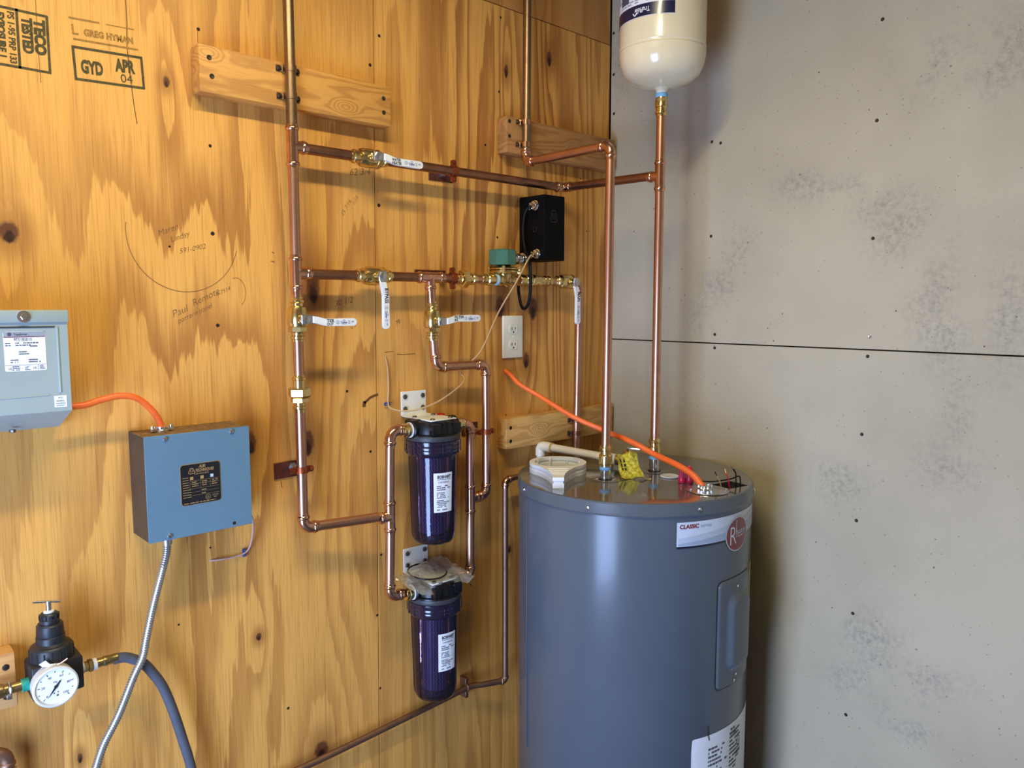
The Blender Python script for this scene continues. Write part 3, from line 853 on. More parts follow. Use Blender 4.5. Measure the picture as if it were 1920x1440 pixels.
# --- cold main riser
RX = -1.0765
t = thing('copper_riser', 'tall vertical copper water line strapped to the golden board, with two side tees', 'pipe', (RX, -D, 1.05))
add_pipe(t, (RX, -D, 1.915), (RX - .002, -D, 2.61), 'copper_aged')
add_tee(t, (RX, -D, 1.876), (0, 0, 1), (1, 0, 0), .044, .032)
add_pipe(t, (RX, -D, 1.84), (RX, -D, 1.65))
add_tee(t, (RX, -D, 1.616), (0, 0, 1), (1, 0, 0), .038, .034)
add_pipe(t, (RX, -D, 1.585), (RX, -D, 1.555), 'copper_fitting')
V1 = 1.519
add_pipe(t, (RX, -D, 1.478), (RX, -D, 1.385))
add_brass(t, (RX, -D, 0), (0, 0, 1), brass_socket(1.400, 1.372)[::-1], 'union_socket')
hexnut(t, (RX, -D, 1.363), (0, 0, 1), .0240, .020, name='union_nut')
hexnut(t, (RX, -D, 1.347), (0, 0, 1), .0195, .011, name='union_nut')
add_brass(t, (RX, -D, 0), (0, 0, 1), [(.0132, 1.345), (.0132, 1.335), (.0152, 1.333), (.0152, 1.329), (.0128, 1.327), (.0125, 1.320)], 'union_socket')
add_pipe(t, (RX, -D, 1.33), (RX, -D, 1.09))
add_elbow(t, (RX, -D, 1.064), (0, 0, 1), (1, -.05, 0))
add_pipe(t, (RX + .03, -D - .0015, 1.064), (-.900, -.0735, 1.060))
ball_valve('brass ball valve on the tall riser, lever pointing right marked FILTER OUT', (RX, -D, V1), (0, 0, -1), (1, 0, 0), (0, 0, -1), [('TER', .018), ('OUT', .016)], .046)

# --- feed to the water heater (upper level run)
ZU = 1.875
t = thing('copper_feed', 'dark copper line running level to the water heater and dropping to its right stub', 'pipe', (-.5, -D, ZU))
add_pipe(t, (-1.050, -D, ZU), (-.935, -D, ZU), 'copper_brown')
add_pipe(t, (-.850, -D, ZU), (-.290, -D, ZU), 'copper_brown')
add_elbow(t, (-.258, -D, ZU), (-1, 0, 0), (0, -1, 0))
add_pipe(t, (-.258, -D - .028, ZU), (-.256, -.352, ZU - .004), 'copper_brown')
CTX = -.2565
add_tee(t, (CTX, -.379, ZU - .006), (0, 0, 1), (0, 1, 0), .040, .034)
add_pipe(t, (CTX, -.379, ZU + .026), (CTX, -.379, 2.03))
add_pipe(t, (CTX, -.379, ZU - .038), (CX, CY, 1.190))
add_brass(t, (CX, CY, 0), (0, 0, 1), [(.0125, 1.208), (.0128, 1.204), (.0152, 1.202), (.0152, 1.197), (.0132, 1.195), (.0132, 1.186), (.0165, 1.184), (.0165, 1.170), (.0145, 1.168), (.0145, 1.162)], 'brass_adapter')
MB().lathe([(.0138, 1.162), (.0142, 1.158), (.0138, 1.153)], (CX, CY, 0)).build('thread_tape', 'pipe_tape_blue', t)
MB().lathe([(.0132, 1.153), (.0132, 1.120)], (CX, CY, 0)).build('nipple', 'steel_bright', t)
add_brass(t, (CTX, -.379, 0), (0, 0, 1), [(.0125, 2.012), (.0128, 2.016), (.0150, 2.018), (.0150, 2.023), (.0132, 2.025), (.0132, 2.032), (.0155, 2.034), (.0155, 2.050), (.0140, 2.052), (.0140, 2.058)], 'brass_adapter')
MB().lathe([(.0136, 2.056), (.0148, 2.059), (.0148, 2.064), (.0136, 2.067)], (CTX, -.379, 0)).build('thread_tape', 'pipe_tape_blue', t)
ball_valve('brass ball valve on the upper level line, lever marked WATER HEATER', (-.8925, -D, ZU), (1, 0, 0), (1, 0, 0), (0, 0, -1), [('WATER', .024), ('HEATER', .026)], .034)

# --- hot line
t = thing('copper_hot_line', 'copper line coming down the wall, out over the heater and down to its left stub', 'pipe', (-.407, -.2, 1.93))
add_pipe(t, (-.4035, -D, 1.955), (-.398, -D, 2.61), 'copper_aged')
ZH = 1.927
add_elbow(t, (-.405, -D, ZH), (0, 0, 1), (0, -1, 0))
add_pipe(t, (-.405, -.080, ZH), (-.409, -.32, ZH))
add_elbow(t, (-.4095, -.347, ZH), (0, 1, 0), (0, 0, -1))
add_pipe(t, (-.4095, -.347, ZH - .03), (HX, HY, 1.195))
add_brass(t, (HX, HY, 0), (0, 0, 1), [(.0125, 1.206), (.0128, 1.202), (.0152, 1.200), (.0152, 1.194), (.0132, 1.192), (.0132, 1.184), (.0152, 1.182), (.0168, 1.180), (.0168, 1.160), (.0148, 1.158), (.0148, 1.153)], 'brass_adapter')
MB().lathe([(.0140, 1.153), (.0146, 1.151), (.0146, 1.146), (.0138, 1.144)], (HX, HY, 0)).build('thread_tape', 'pipe_tape_blue', t)
MB().lathe([(.0132, 1.146), (.0132, 1.120)], (HX, HY, 0)).build('nipple', 'steel_bright', t)

# --- middle level run with solenoid
ZM = 1.615
t = thing('copper_bypass_line', 'level copper line at mid height with brass unions, ending in a drop behind the heater', 'pipe', (-.6, -D, ZM))
add_pipe(t, (-1.048, -D, ZM), (-.930, -D, ZM), 'copper_brown')
add_pipe(t, (-.842, -D, ZM), (-.755, -D, ZM), 'copper_brown')
add_tee(t, (-.7255, -D, ZM), (1, 0, 0), (0, 0, -1), .040, .032, 'copper_fitting')
add_pipe(t, (-.690, -D, ZM), (-.640, -D, ZM), 'copper_brown')
add_brass(t, (0, -D, ZM), (1, 0, 0), [(.0125, -.645), (.0128, -.641), (.0150, -.640), (.0150, -.634), (.0140, -.632)], 'union_socket')
hexnut(t, (-.621, -D, ZM), (1, 0, 0), .0235, .020, name='union_nut')
add_brass(t, (0, -D, ZM), (1, 0, 0), [(.0160, -.611), (.0160, -.604), (.0132, -.602), (.0132, -.597), (.0152, -.595), (.0152, -.589), (.0128, -.587), (.0125, -.582)], 'union_socket')
add_pipe(t, (-.584, -D, ZM), (-.562, -D, ZM), 'copper')
add_brass(t, (0, -D, ZM), (1, 0, 0), [(.0125, -.564), (.0150, -.560), (.0150, -.554), (.0132, -.552), (.0132, -.546), (.0155, -.544), (.0155, -.530), (.0135, -.528), (.0135, -.520)], 'brass_adapter')
add_brass(t, (0, -D, ZM), (1, 0, 0), [(.0135, -.432), (.0155, -.430), (.0155, -.416), (.0132, -.414), (.0132, -.408), (.0152, -.406), (.0152, -.400), (.0130, -.398), (.0130, -.385)], 'brass_adapter')
add_brass(t, (0, -D, ZM), (1, 0, 0), [(.0130, -.388), (.0165, -.386), (.0165, -.370), (.0150, -.368), (.0150, -.352), (.0128, -.350), (.0125, -.336)], 'check_valve')
add_pipe(t, (-.345, -D, ZM), (-.275, -D, ZM), 'copper')
add_coupling(t, (-.325, -D, ZM), (1, 0, 0), .016, 'brass')
add_elbow(t, (-.188, -D, ZM - .001), (-1, 0, 0), (0, 0, -1))
add_pipe(t, (-.188, -D, ZM - .03), (-.199, -D, .90), 'copper')
ball_valve('brass ball valve in the mid-height line, lever hanging down marked BYPASS', (-.886, -D, ZM), (1, 0, 0), (0, 0, -1), (1, 0, 0), [('BYPASS', .034)], .028)
ball_valve('brass ball valve beside the black box, lever hanging in front of the drop pipe', (-.243, -D, ZM), (1, 0, 0), (0, 0, -1), (1, 0, 0), [('MAIN', .026)], .030)

# solenoid valve
t = thing('solenoid_valve', 'brass solenoid valve with a green coil housing below the black box', 'valve', (-.481, -D, ZM))
MB().lathe([(.0150, -.0300), (.0165, -.026), (.0165, -.016), (.0140, -.012), (.0190, 0), (.0140, .012), (.0165, .016), (.0165, .026), (.0150, .030)], (-.479, -D, ZM), (1, 0, 0), 20).build('body', 'brass', t)
MB().lathe([(.0138, -.038), (.0150, -.036), (.0150, -.030), (.0138, -.0295)], (-.479, -D, ZM), (1, 0, 0), 20).build('thread_tape', 'pipe_tape_pale', t)
mb = MB().lathe([(.016, .000), (.020, .014), (.036, .017), (.038, .019), (.038, .023), (.036, .0245)], (-.483, -D, ZM), (0, 0, 1), 28).lathe([(.036, .0255), (.038, .0265), (.038, .030), (.030, .033), (.018, .035), (.015, .040)], (-.483, -D, ZM), (0, 0, 1), 28)
mb.build('bonnet', 'brass', t)
for a in (45, 135, 225, 315):
    MB().lathe([(.0045, .015), (.0045, .034), (.002, .0355)], (-.483 + .036 * math.cos(rad(a)) * 1.1, -D + .036 * math.sin(rad(a)) * 1.1, ZM), (0, 0, 1), 6).build('bonnet_bolt', 'brass', t)
cz = ZM + .0385
oc = [(-.030, .026), (-.035, .020), (-.035, -.008), (-.012, -.027), (.016, -.027), (.032, -.012), (.032, .020), (.027, .026)]
MB().prism(oc, (-.484, -D - .001, cz), (1, 0, 0), (0, 1, 0), .0400, .003).build('coil_housing', 'coil_green', t, ang=20)
MB().lathe([(.005, 0), (.005, .003), (.002, .005)], (-.486, -D, cz + .0400), (0, 0, 1), 12).build('top_screw', 'steel', t)
MB().lathe([(.0115, 0), (.0115, .014), (.0145, .0145), (.0145, .020), (.0118, .0205), (.0118, .032)], (-.453, -D, cz + .018), (1, 0, 0), 18).build('conduit_hub', 'steel', t)
MB().lathe([(.0165, 0), (.0165, .006), (.012, .008)], (-.418, -D, cz + .018), (1, 0, 0), 18).build('lock_ring', 'steel_bright', t)

# --- line from the middle tee down to the filters' outlet side
t = thing('copper_outlet_line', 'copper line stepping right below the FILTER IN valve and down to the filters', 'pipe', (-.65, -.06, 1.2))
FX = -.7225
add_pipe(t, (FX - .002, -D, 1.59), (FX, -D, 1.55), 'copper_fitting')
add_pipe(t, (FX + .004, -D, 1.47), (FX + .008, -D, 1.42))
add_elbow(t, (FX + .010, -D - .001, 1.397), (0, 0, 1), (1, -.06, 0))
add_pipe(t, (-.686, -.0545, 1.397), (-.59, -.062, 1.397))
add_elbow(t, (-.5585, -.064, 1.397), (-1, .05, 0), (0, 0, -1))
add_pipe(t, (-.5585, -.064, 1.37), (-.5605, -.067, 1.08))
add_elbow(t, (-.561, -.067, 1.054), (0, 0, 1), (-1, -.1, 0))
add_tee(t, (-.6225, -.0745, 1.055), (0, 0, 1), (1, .1, 0), .040, .030)
add_pipe(t, (-.6225, -.0745, 1.09), (-.6215, -.0745, 1.23))
add_elbow(t, (-.6215, -.0745, 1.2515), (0, 0, -1), (-1, 0, 0), .030)
add_pipe(t, (-.6225, -.0745, 1.02), (-.624, -.0745, .87))
add_elbow(t, (-.624, -.0745, .853), (0, 0, 1), (-1, 0, 0), .030)
ball_valve('brass ball valve above the filters, lever pointing right marked FILTER IN', (FX + .002, -D, 1.510), (0, 0, -1), (1, 0, 0), (0, 0, 1), [('FILTER', .030), ('IN', .010)], .036)

# --- filters' inlet side
t = thing('copper_inlet_line', 'copper line standing left of the two filters, fed through a tee near its middle', 'pipe', (-.867, -.075, .86))
add_tee(t, (-.868, -.075, 1.056), (0, 0, 1), (-1, 0, 0), .040, .032)
add_pipe(t, (-.868, -.075, 1.09), (-.8645, -.075, 1.235))
add_elbow(t, (-.864, -.075, 1.2575), (0, 0, -1), (1, 0, 0), .036)
add_pipe(t, (-.868, -.075, 1.02), (-.8715, -.075, .885))
add_elbow(t, (-.8715, -.075, .860), (0, 0, 1), (1, 0, 0), .036)

# --- old brown drain line low on the wall
t = thing('copper_drain_line', 'thin dull brown copper line dropping beside the heater and running low along the plywood', 'pipe', (-.6, -.03, .5))
add_pipe(t, (-.380, -.046, 1.077), (-.455, -.046, 1.077), 'copper_dull', .0080)
add_elbow(t, (-.4745, -.046, 1.075), (1, 0, 0), (0, 0, -1), .026, .014, .78, 'copper_fitting')
add_pipe(t, (-.4745, -.046, 1.06), (-.481, -.052, .525), 'copper_dull', .0080)
add_elbow(t, (-.4815, -.052, .509), (0, 0, 1), (-1, .28, .05), .022, .013, .75, 'copper_dull')
MB().tube(cr([(-.490, -.0505, .510), (-.545, -.036, .514), (-.592, -.024, .517), (-.70, -.021, .511), (-1.035, -.021, .499), (-1.25, -.021, .500)], 6), .0080, 16).build('pipe', 'copper_dull', t)

# ------------------------------------------------------------------ pipe supports
def strap(c, horizontal_pipe, label, mat, depth0, both=True, screw='screw_dark'):
    """two-hole tube strap over a vertical pipe, screwed to a board whose face is at depth0"""
    c = Vector(c); t = thing('pipe_strap', label, 'pipe strap', c, 'tube straps on the boards')
    w = .0065; r = PR + .0012; pts = []
    base = -depth0
    prof = [(-.026, base - .0008), (-.0155, base - .0008), (-r, base - .004)]
    for a in range(180, 361, 15): prof.append((r * math.cos(rad(a)), c.y + r * math.sin(rad(a))))
    prof += [(r, base - .004), (.0155, base - .0008), (.026, base - .0008)]
    mb = MB(); vs = []; fs = []
    for (u, y) in prof:
        for z in (-w, w): vs.append((c.x + u, y, c.z + z))
        for z in (-w, w): vs.append((c.x + u * (1 - .0012 / max(abs(u), .005)), y + .0010, c.z + z))
    for i in range(len(prof) - 1):
        a = 4 * i; b_ = 4 * i + 4
        fs += [(a, b_, b_ + 1, a + 1), (a + 2, a + 3, b_ + 3, b_ + 2), (a, a + 2, b_ + 2, b_), (a + 1, b_ + 1, b_ + 3, a + 3)]
    mb.add(vs, fs).build('band', mat, t, ang=40)
    for sx in (-1, 1):
        MB().lathe([(.0056, 0), (.0056, .002), (.0036, .0042), (.0012, .0045)], (c.x + sx * .0205, base - .0012, c.z), (0, -1, 0), 10).build('screw', screw, t)
    return t
strap((RX, -D, 2.031), 0, 'upper tube strap on the long golden board, holding the riser', 'copper_aged', .040)
strap((RX, -D, 1.976), 0, 'lower tube strap on the long golden board, holding the riser', 'copper_aged', .040)
strap((-.4035, -D, 2.030), 0, 'bright upper tube strap on the brown corner board', 'copper_fitting', .040)
strap((-.4050, -D, 1.972), 0, 'bright lower tube strap on the brown corner board', 'copper_fitting', .040)
strap((-.1945, -D, 1.212), 0, 'upper tube strap on the board above the heater', 'copper_brown', .040)
strap((-.1955, -D, 1.174), 0, 'lower tube strap on the board above the heater', 'copper_brown', .040)

def split_ring(c, ax, plate_lo, plate_hi, label, ears):
    """split-ring hanger: wall plate, threaded rod, two half rings bolted at the ears"""
    c = Vector(c); ax = unit(ax); e = unit(ears)
    t = thing('pipe_hanger', label, 'pipe hanger', c, 'split ring hangers')
    MB().box((plate_lo[0], -.0035, plate_lo[1]), (plate_hi[0], 0, plate_hi[1]), .0008, 1).build('wall_plate', 'hanger_plate', t)
    MB().tube([(c.x, -.003, c.z), (c.x, c.y + PR + .001, c.z)], .0048, 12).build('rod', 'steel', t)
    MB().lathe([(.010, 0), (.010, .008)], (c.x, -.0035, c.z), (0, -1, 0), 6).build('rod_nut', 'steel', t, ang=20)
    hw = .0065; r0, r1 = PR + .0002, PR + .0030; w = ax.cross(e).normalized()
    for half in (0, 1):
        vs = []; fs = []; n = 12
        for i in range(n + 1):
            a = rad(8 + 164 * i / n + 180 * half); d = e * math.cos(a) + w * math.sin(a)
            for r in (r0, r1):
                for k in (-hw, hw): vs.append(c + d * r + ax * k)
        for i in range(n):
            a = 4 * i; b_ = a + 4
            fs += [(a, a + 1, b_ + 1, b_), (a + 2, b_ + 2, b_ + 3, a + 3), (a, b_, b_ + 2, a + 2), (a + 1, a + 3, b_ + 3, b_ + 1)]
        fs += [(0, 2, 3, 1), (4 * n, 4 * n + 1, 4 * n + 3, 4 * n + 2)]
        mb = MB().add(vs, fs)
        sg = 1 if half == 0 else -1
        for s_ in (-1, 1):
            o = c + e * s_ * (r1 - .002) + w * sg * .0004
            mb.prism([(0, -hw), (.012, -hw), (.0145, -hw * .5), (.0145, hw * .5), (.012, hw), (0, hw)], o, e * s_, ax, .0032 * (1 if (e * s_).cross(ax).dot(w * sg) > 0 else -1))
        mb.build('half_ring', 'copper_hanger', t, ang=30)
    for s_ in (-1, 1):
        o = c + e * s_ * (r1 + .007)
        MB().lathe([(.0022, -.009), (.0022, .004), (.0045, .004), (.0045, .0065), (.002, .0078)], o, (0, -1, 0), 10).build('ear_screw', 'copper_hanger', t)
    return t
split_ring((-.651, -D, ZU), (1, 0, 0), (-.689, 1.856), (-.612, 1.879), 'split ring hanger on the upper level line', (0, 0, 1))
split_ring((-.657, -D, ZM), (1, 0, 0), (-.735, 1.610), (-.640, 1.636), 'split ring hanger beside the tee on the mid-height line', (0, 0, 1))
split_ring((RX, -D, 1.195), (0, 0, 1), (-1.116, 1.171), (-1.045, 1.207), 'split ring hanger low on the tall riser, wide dark plate', (1, 0, 0))
split_ring((-.5597, -.0655, 1.221), (0, 0, 1), (-.590, 1.205), (-.535, 1.238), 'split ring hanger right of the upper filter', (1, 0, 0))
# small clip on the drain line
t = thing('pipe_clip', 'dark clip holding the brown drain line to the plywood', 'pipe clip', (-.597, -.023, .517))
MB().torus((-.597, -.0235, .517), (1, 0, 0), .0095, .0022, 20, 8).build('ring', 'copper_dull', t)
MB().box((-.602, -.026, .525), (-.592, 0, .545), .001, 1).box((-.602, -.026, .490), (-.592, 0, .508), .001, 1).build('foot', 'copper_dull', t)

# ------------------------------------------------------------------ boards
def board(lo, hi, mat, label, screws):
    o = Vector([(lo[i] + hi[i]) / 2 for i in range(3)])
    ob = MB().box(lo, hi, .003, 2).build('wood_board', mat, origin=o)
    tag(ob, label, 'board')
    for (x, z) in screws:
        MB().lathe([(.0050, 0), (.0050, .0006), (.0038, .0012), (.0018, .0006)], (x, lo[1], z), (0, -1, 0), 12).build('screw', 'screw_dark', ob)
    return ob
board((-1.258, -.039, 1.956), (-.822, 0, 2.045), 'lumber_gold', 'long golden wooden board behind the tall riser', [(-1.238, 2.022), (-1.234, 1.988), (-.842, 2.016), (-.842, 1.985)])
board((-.461, -.039, 1.948), (-.020, 0, 2.041), 'lumber_brown', 'brown wooden board reaching into the corner, behind the bent copper line', [(-.452, 2.028), (-.452, 1.99)])
board((-.463, -.039, 1.156), (-.012, 0, 1.241), 'lumber_tan', 'tan wooden board just above the water heater', [(-.448, 1.215), (-.448, 1.178), (-.17, 1.232)])

# ------------------------------------------------------------------ expansion tank
t = thing('expansion_tank', 'cream expansion tank with a navy label band hanging near the grey wall', 'expansion tank', (CTX, -.379, 2.066))
ER = .1045
MB().lathe([(.012, 2.070), (.018, 2.0795), (.040, 2.083), (.070, 2.093), (.090, 2.108), (.1005, 2.130), (ER, 2.150), (ER, 2.156), (ER + .0006, 2.160), (ER - .0014, 2.163), (ER - .0014, 2.166), (ER + .0006, 2.169),
            (ER, 2.175), (ER, 2.36), (.100, 2.39), (.088, 2.415), (.060, 2.432), (.02, 2.440)], (CTX, -.379, 0), seg=72).build('shell', 'exp_cream', t)
MB().lathe([(.0125, 2.0655), (.0125, 2.074), (.015, 2.0765), (.015, 2.0795)], (CTX, -.379, 0)).build('neck', 'tape_white', t)
fe = on_cyl(CTX, -.379, ER + .0008, 0, 0)
lab = MB(); f0 = on_cyl(CTX, -.379, ER + .0008, -128.8, 2.2205)
put_rect(lab, -.200, -.002, 0, .115, f0, 40); lw = lab.build('label', 'label_white', t)
f1 = on_cyl(CTX, -.379, ER + .0013, -128.8, 2.2205)
mb = MB(); put_rect(mb, -.200, -.001, -.0004, .0265, f1, 40); mb.build('navy_band', 'exp_navy', lw)
f2 = on_cyl(CTX, -.379, ER + .0018, -128.8, 2.2205)
mb = MB(); put_text(mb, 'TruFlow', .0155, lambda u, v: f2(-.059 - u, .0185 - v), width=.040, bold=.02)
put_line(mb, [(-.104, .010), (-.098, .003), (-.092, .010)], .0025, f2); put_line(mb, [(-.098, .0035), (-.088, .0095)], .002, f2)
mb.build('lettering', 'label_white', lw)
mb = MB(); put_print(mb, -.15, .030, -.04, .041, 2, f2, 12); put_print(mb, -.19, .045, -.12, .075, 4, f2, 14); mb.build('small_print', 'label_pale_print', lw)
mb = MB(); put_rect(mb, -.150, .038, -.118, .070, f2, 8); mb.build('print_block', 'label_print', lw)

# ------------------------------------------------------------------ water filters
simple('sump_collar', (.012, .008, .024), 0.16, coat=0.5)
simple('cartridge_cap', (.006, .007, .016), 0.35)
def water_filter(dz, label, th_label):
    ax, ay = -.741, -.0755
    t = thing('water_filter', label, 'water filter', (ax, ay, .965 + dz), 'clear purple cartridge filters')
    z = lambda v: v + dz
    mb = MB().box((-.781, -.003, z(1.276)), (-.7055, 0, z(1.337)), .0008, 1).box((-.781, -.122, z(1.2755)), (-.7025, 0, z(1.2785)), .0008, 1)
    mb.prism([(-.781, z(1.276)), (-.7055, z(1.276)), (-.7055, z(1.279)), (-.781, z(1.279))], (0, -.002, 0), (1, 0, 0), (0, 0, 1), .004)
    br = mb.build('bracket', 'bracket_white', t)
    for x in (-.770, -.7165):
        for zz in (1.324, 1.294):
            MB().lathe([(.0062, 0), (.0062, .001), (.0050, .0035), (.002, .004)], (x, -.003, z(zz)), (0, -1, 0), 10).build('screw', 'steel_dark', br)
    for x, y in ((-.772, -.045), (-.768, -.112), (-.716, -.045), (-.715, -.112)):
        MB().lathe([(.0060, 0), (.0060, .001), (.0045, .003), (.002, .0035)], (x, y, z(1.2785)), (0, 0, 1), 10).build('screw', 'steel_dark', br)
    # cap: round head with two port bosses and webs
    mb = MB().lathe([(.050, 1.2745), (.056, 1.272), (.0595, 1.262), (.061, 1.245), (.0655, 1.243), (.0665, 1.240), (.0665, 1.2275)], (ax, ay, dz), seg=48)
    for sx in (-1, 1):
        mb.lathe([(.0235, .040), (.0235, .0655), (.0215, .0675)], (ax, ay, z(1.2545)), (sx, 0, 0), 24)
        mb.box((ax + sx * .030 - .012, ay - .060, z(1.243)), (ax + sx * .030 + .012, ay + .058, z(1.270)), .003, 2)
    mb.box((ax - .0015, ay - .0615, z(1.244)), (ax + .0015, ay - .055, z(1.272)))
    mb.build('cap', 'plastic_black', t)
    MB().lathe([(.0668, 1.2395), (.0675, 1.2385), (.0675, 1.2285), (.0668, 1.2275)], (ax, ay, dz), seg=48, caps=False).build('cap_band', 'filter_band', t)
    MB().lathe([(.0660, 1.2270), (.0675, 1.2262), (.0675, 1.217), (.0668, 1.2155), (.0675, 1.214), (.0675, 1.2075), (.0668, 1.206), (.0672, 1.2045), (.0665, 1.196), (.062, 1.190), (.057, 1.188)], (ax, ay, dz), seg=48, caps=False).build('sump_ring', 'sump_collar', t)
    for k in range(16):
        a = 2 * math.pi * (k + .3) / 16
        MB().box((ax + .0672 * math.cos(a) - .001, ay + .0672 * math.sin(a) - .001, z(1.196)), (ax + .0672 * math.cos(a) + .001, ay + .0672 * math.sin(a) + .001, z(1.224))).build('grip_rib', 'sump_collar', t)
    MB().lathe([(.0590, 1.192), (.0585, 1.187), (.0575, 1.150), (.0535, 1.000), (.0515, .984), (.047, .975), (.036, .9705), (.012, .9695)], (ax, ay, dz), seg=48, caps=False).build('sump', 'sump_purple', t, ang=50)
    for k in range(10):
        a = 2 * math.pi * k / 10 + .18
        MB().tube([(ax + r * math.cos(a), ay + r * math.sin(a), z(h)) for r, h in ((.0588, 1.186), (.0577, 1.150), (.0538, 1.000), (.0516, .985))], .0013, 6).build('sump_rib', 'sump_purple', t)
    MB().lathe([(.012, .970), (.012, .964), (.008, .961), (.003, .9605)], (ax, ay, dz), seg=16).build('drain_nub', 'sump_collar', t)
    MB().lathe([(.0325, .992), (.0325, 1.200)], (ax, ay, dz), seg=40).build('cartridge', 'cartridge_mesh', t)
    MB().lathe([(.0345, .980), (.0355, .983), (.0355, .993), (.0330, .995)], (ax, ay, dz), seg=40).build('cartridge_cap', 'cartridge_cap', t)
    # sticker, following the taper
    def fs(u, v, e=.0022):
        zz = 1.056 + v; r = .0535 + (zz - 1.0) * .0267 + e; a = rad(th_label) + u / .055
        return Vector((ax + r * math.cos(a), ay + r * math.sin(a), z(zz)))
    mb = MB(); vs = []; fc = []
    for j in range(3):
        for i in range(15): vs.append(fs(.046 * i / 14, .096 * j / 2))
    for j in range(2):
        for i in range(14): fc.append((j * 15 + i, j * 15 + i + 1, j * 15 + i + 16, j * 15 + i + 15))
    st = mb.add(vs, fc).build('sticker', 'label_white', t)
    g2 = lambda u, v: fs(u, v, .0028)
    mb = MB(); put_text(mb, 'BOSHART', .0105, lambda u, v: g2(.008 + u, .083 + v), width=.033, bold=.04); put_rect(mb, .008, .0795, .041, .0805, g2, 4)
    put_text(mb, 'CARTRIDGE', .0060, lambda u, v: g2(.010 + u, .0715 + v), width=.026, bold=.0)
    mb.build('lettering', 'label_print', st)
    mb = MB()
    for k, (a, b_, n) in enumerate(((.053, .067, 3), (.034, .050, 4), (.012, .031, 5), (.004, .009, 1))): put_print(mb, .007, a, .041, b_, n, g2, 30 + k)
    mb.build('small_print', 'label_print', st)
    # threaded brass ports
    for sx, x0, x1 in ((-1, -.8085, -.8290), (1, -.6735, -.6515)):
        h0 = .0; L_ = abs(x1 - x0)
        MB().lathe([(.0185, -.001), (.0185, .0012), (.0140, .0014)], (x0, ay, z(1.2545)), (sx, 0, 0), 20).build('port_washer', 'tape_white', t)
        MB().lathe([(.0130, -.004), (.0130, .004), (.0165, .005), (.0165, L_ - .008), (.0150, L_ - .007), (.0155, L_ - .004), (.0155, L_ + .002), (.0128, L_ + .003)], (x0, ay, z(1.2545)), (sx, 0, 0), 20).build('port_adapter', 'brass', t)
    return t
f1_ = water_filter(0, 'purple clear water filter on a white bracket, the upper one of the two', -126)
mb = MB().lathe([(.011, 0), (.011, .004), (.008, .007), (.003, .008)], (-.700, -.055, 1.2745), (0, 0, 1), 16); mb.build('relief_button', 'button_red', f1_)
f2_ = water_filter(-.398, 'purple clear water filter under a crumpled plastic bag, lower of the two', -119)

# bagged spare O-ring lying on the lower filter
rg = random.Random(4)
def bag_layer(lift, seed):
    from mathutils import noise as mn
    c00, c10, c11, c01 = Vector((-.838, -.040, .889)), Vector((-.812, -.128, .858)), Vector((-.655, -.136, .870)), Vector((-.676, -.014, .903))
    nu, nv = 34, 26; vs = []; fs = []
    for j in range(nv + 1):
        for i in range(nu + 1):
            u = i / nu; v = j / nv
            p = (c00 * (1 - u) + c01 * u) * (1 - v) + (c10 * (1 - u) + c11 * u) * v
            e = min(u, 1 - u, v, 1 - v)
            n1 = mn.noise(Vector((u * 5 + seed, v * 5, seed))); n2 = mn.noise(Vector((u * 14 + seed, v * 11, 3 + seed)))
            p = p + Vector((n2 * .004, n1 * .004, lift * min(1, e * 8) + n1 * .007 + abs(n2) * .006))
            p.z = max(p.z, .8835 + (.0005 if lift > 0 else 0)) if -.781 < p.x < -.702 and p.y > -.122 else p.z
            vs.append(p)
    for j in range(nv):
        for i in range(nu):
            a = j * (nu + 1) + i; fs.append((a, a + 1, a + nu + 2, a + nu + 1))
    return MB().add(vs, fs)
t = thing('plastic_bag', 'crumpled clear plastic bag lying over the lower filter', 'plastic bag', (-.745, -.07, .880))
bag_layer(.008, 1.3).build('bag_top', 'bag_clear', t, ang=20)
bag_layer(.001, 1.3).build('bag_bottom', 'bag_clear', t, ang=20)
tag(MB().torus((-.748, -.0565, .889), (.02, -.10, 1), .048, .0020, 40, 8).build('rubber_ring', 'plastic_black'), 'black rubber ring inside the clear plastic bag', 'ring')

# ------------------------------------------------------------------ electrical boxes
t = thing('transformer_box', 'grey metal transformer enclosure with a white data label', 'electrical box', (-1.66, -.06, 1.335))
side = [(0, 1.335), (-.020, 1.335), (-.116, 1.374), (-.116, 1.5265), (-.105, 1.5265), (-.105, 1.536), (0, 1.536)]
MB().prism([(-y, z) for y, z in side], (-1.5245, 0, 0), (0, -1, 0), (0, 0, 1), .27, .0).build('case', 'box_grey', t, ang=20)
MB().box((-1.796, -.1195, 1.5205), (-1.522, -.104, 1.5415), .0025, 2).build('cover_flange', 'box_grey', t)
MB().tube([(-1.80, -.1165, 1.5145), (-1.543, -.1165, 1.5140)], .0012, 8).build('panel_crease', 'tank_gap', t)
MB().tube([(-1.5395, -.1158, 1.513), (-1.5400, -.1158, 1.405)], .0022, 8).build('panel_bead', 'box_grey', t)
MB().tube([(-1.80, -.1160, 1.398), (-1.556, -.1160, 1.402)], .0010, 8).build('panel_crease', 'box_grey', t)
mb = MB().lathe([(.0095, 0), (.0095, .0015), (.006, .0017)], (-1.586, -.1195, 1.531), (0, -1, 0), 20); mb.lathe([(.0062, .0015), (.0062, .006), (.005, .0068)], (-1.586, -.1195, 1.531), (0, -1, 0), 6)
mb.build('cover_bolt', 'steel_bright', t, ang=25)
MB().lathe([(.005, 0), (.005, .004), (.003, .005)], (-1.60, -.05, 1.341), (0, 0, -1), 8).build('bottom_bolt', 'steel_dark', t)
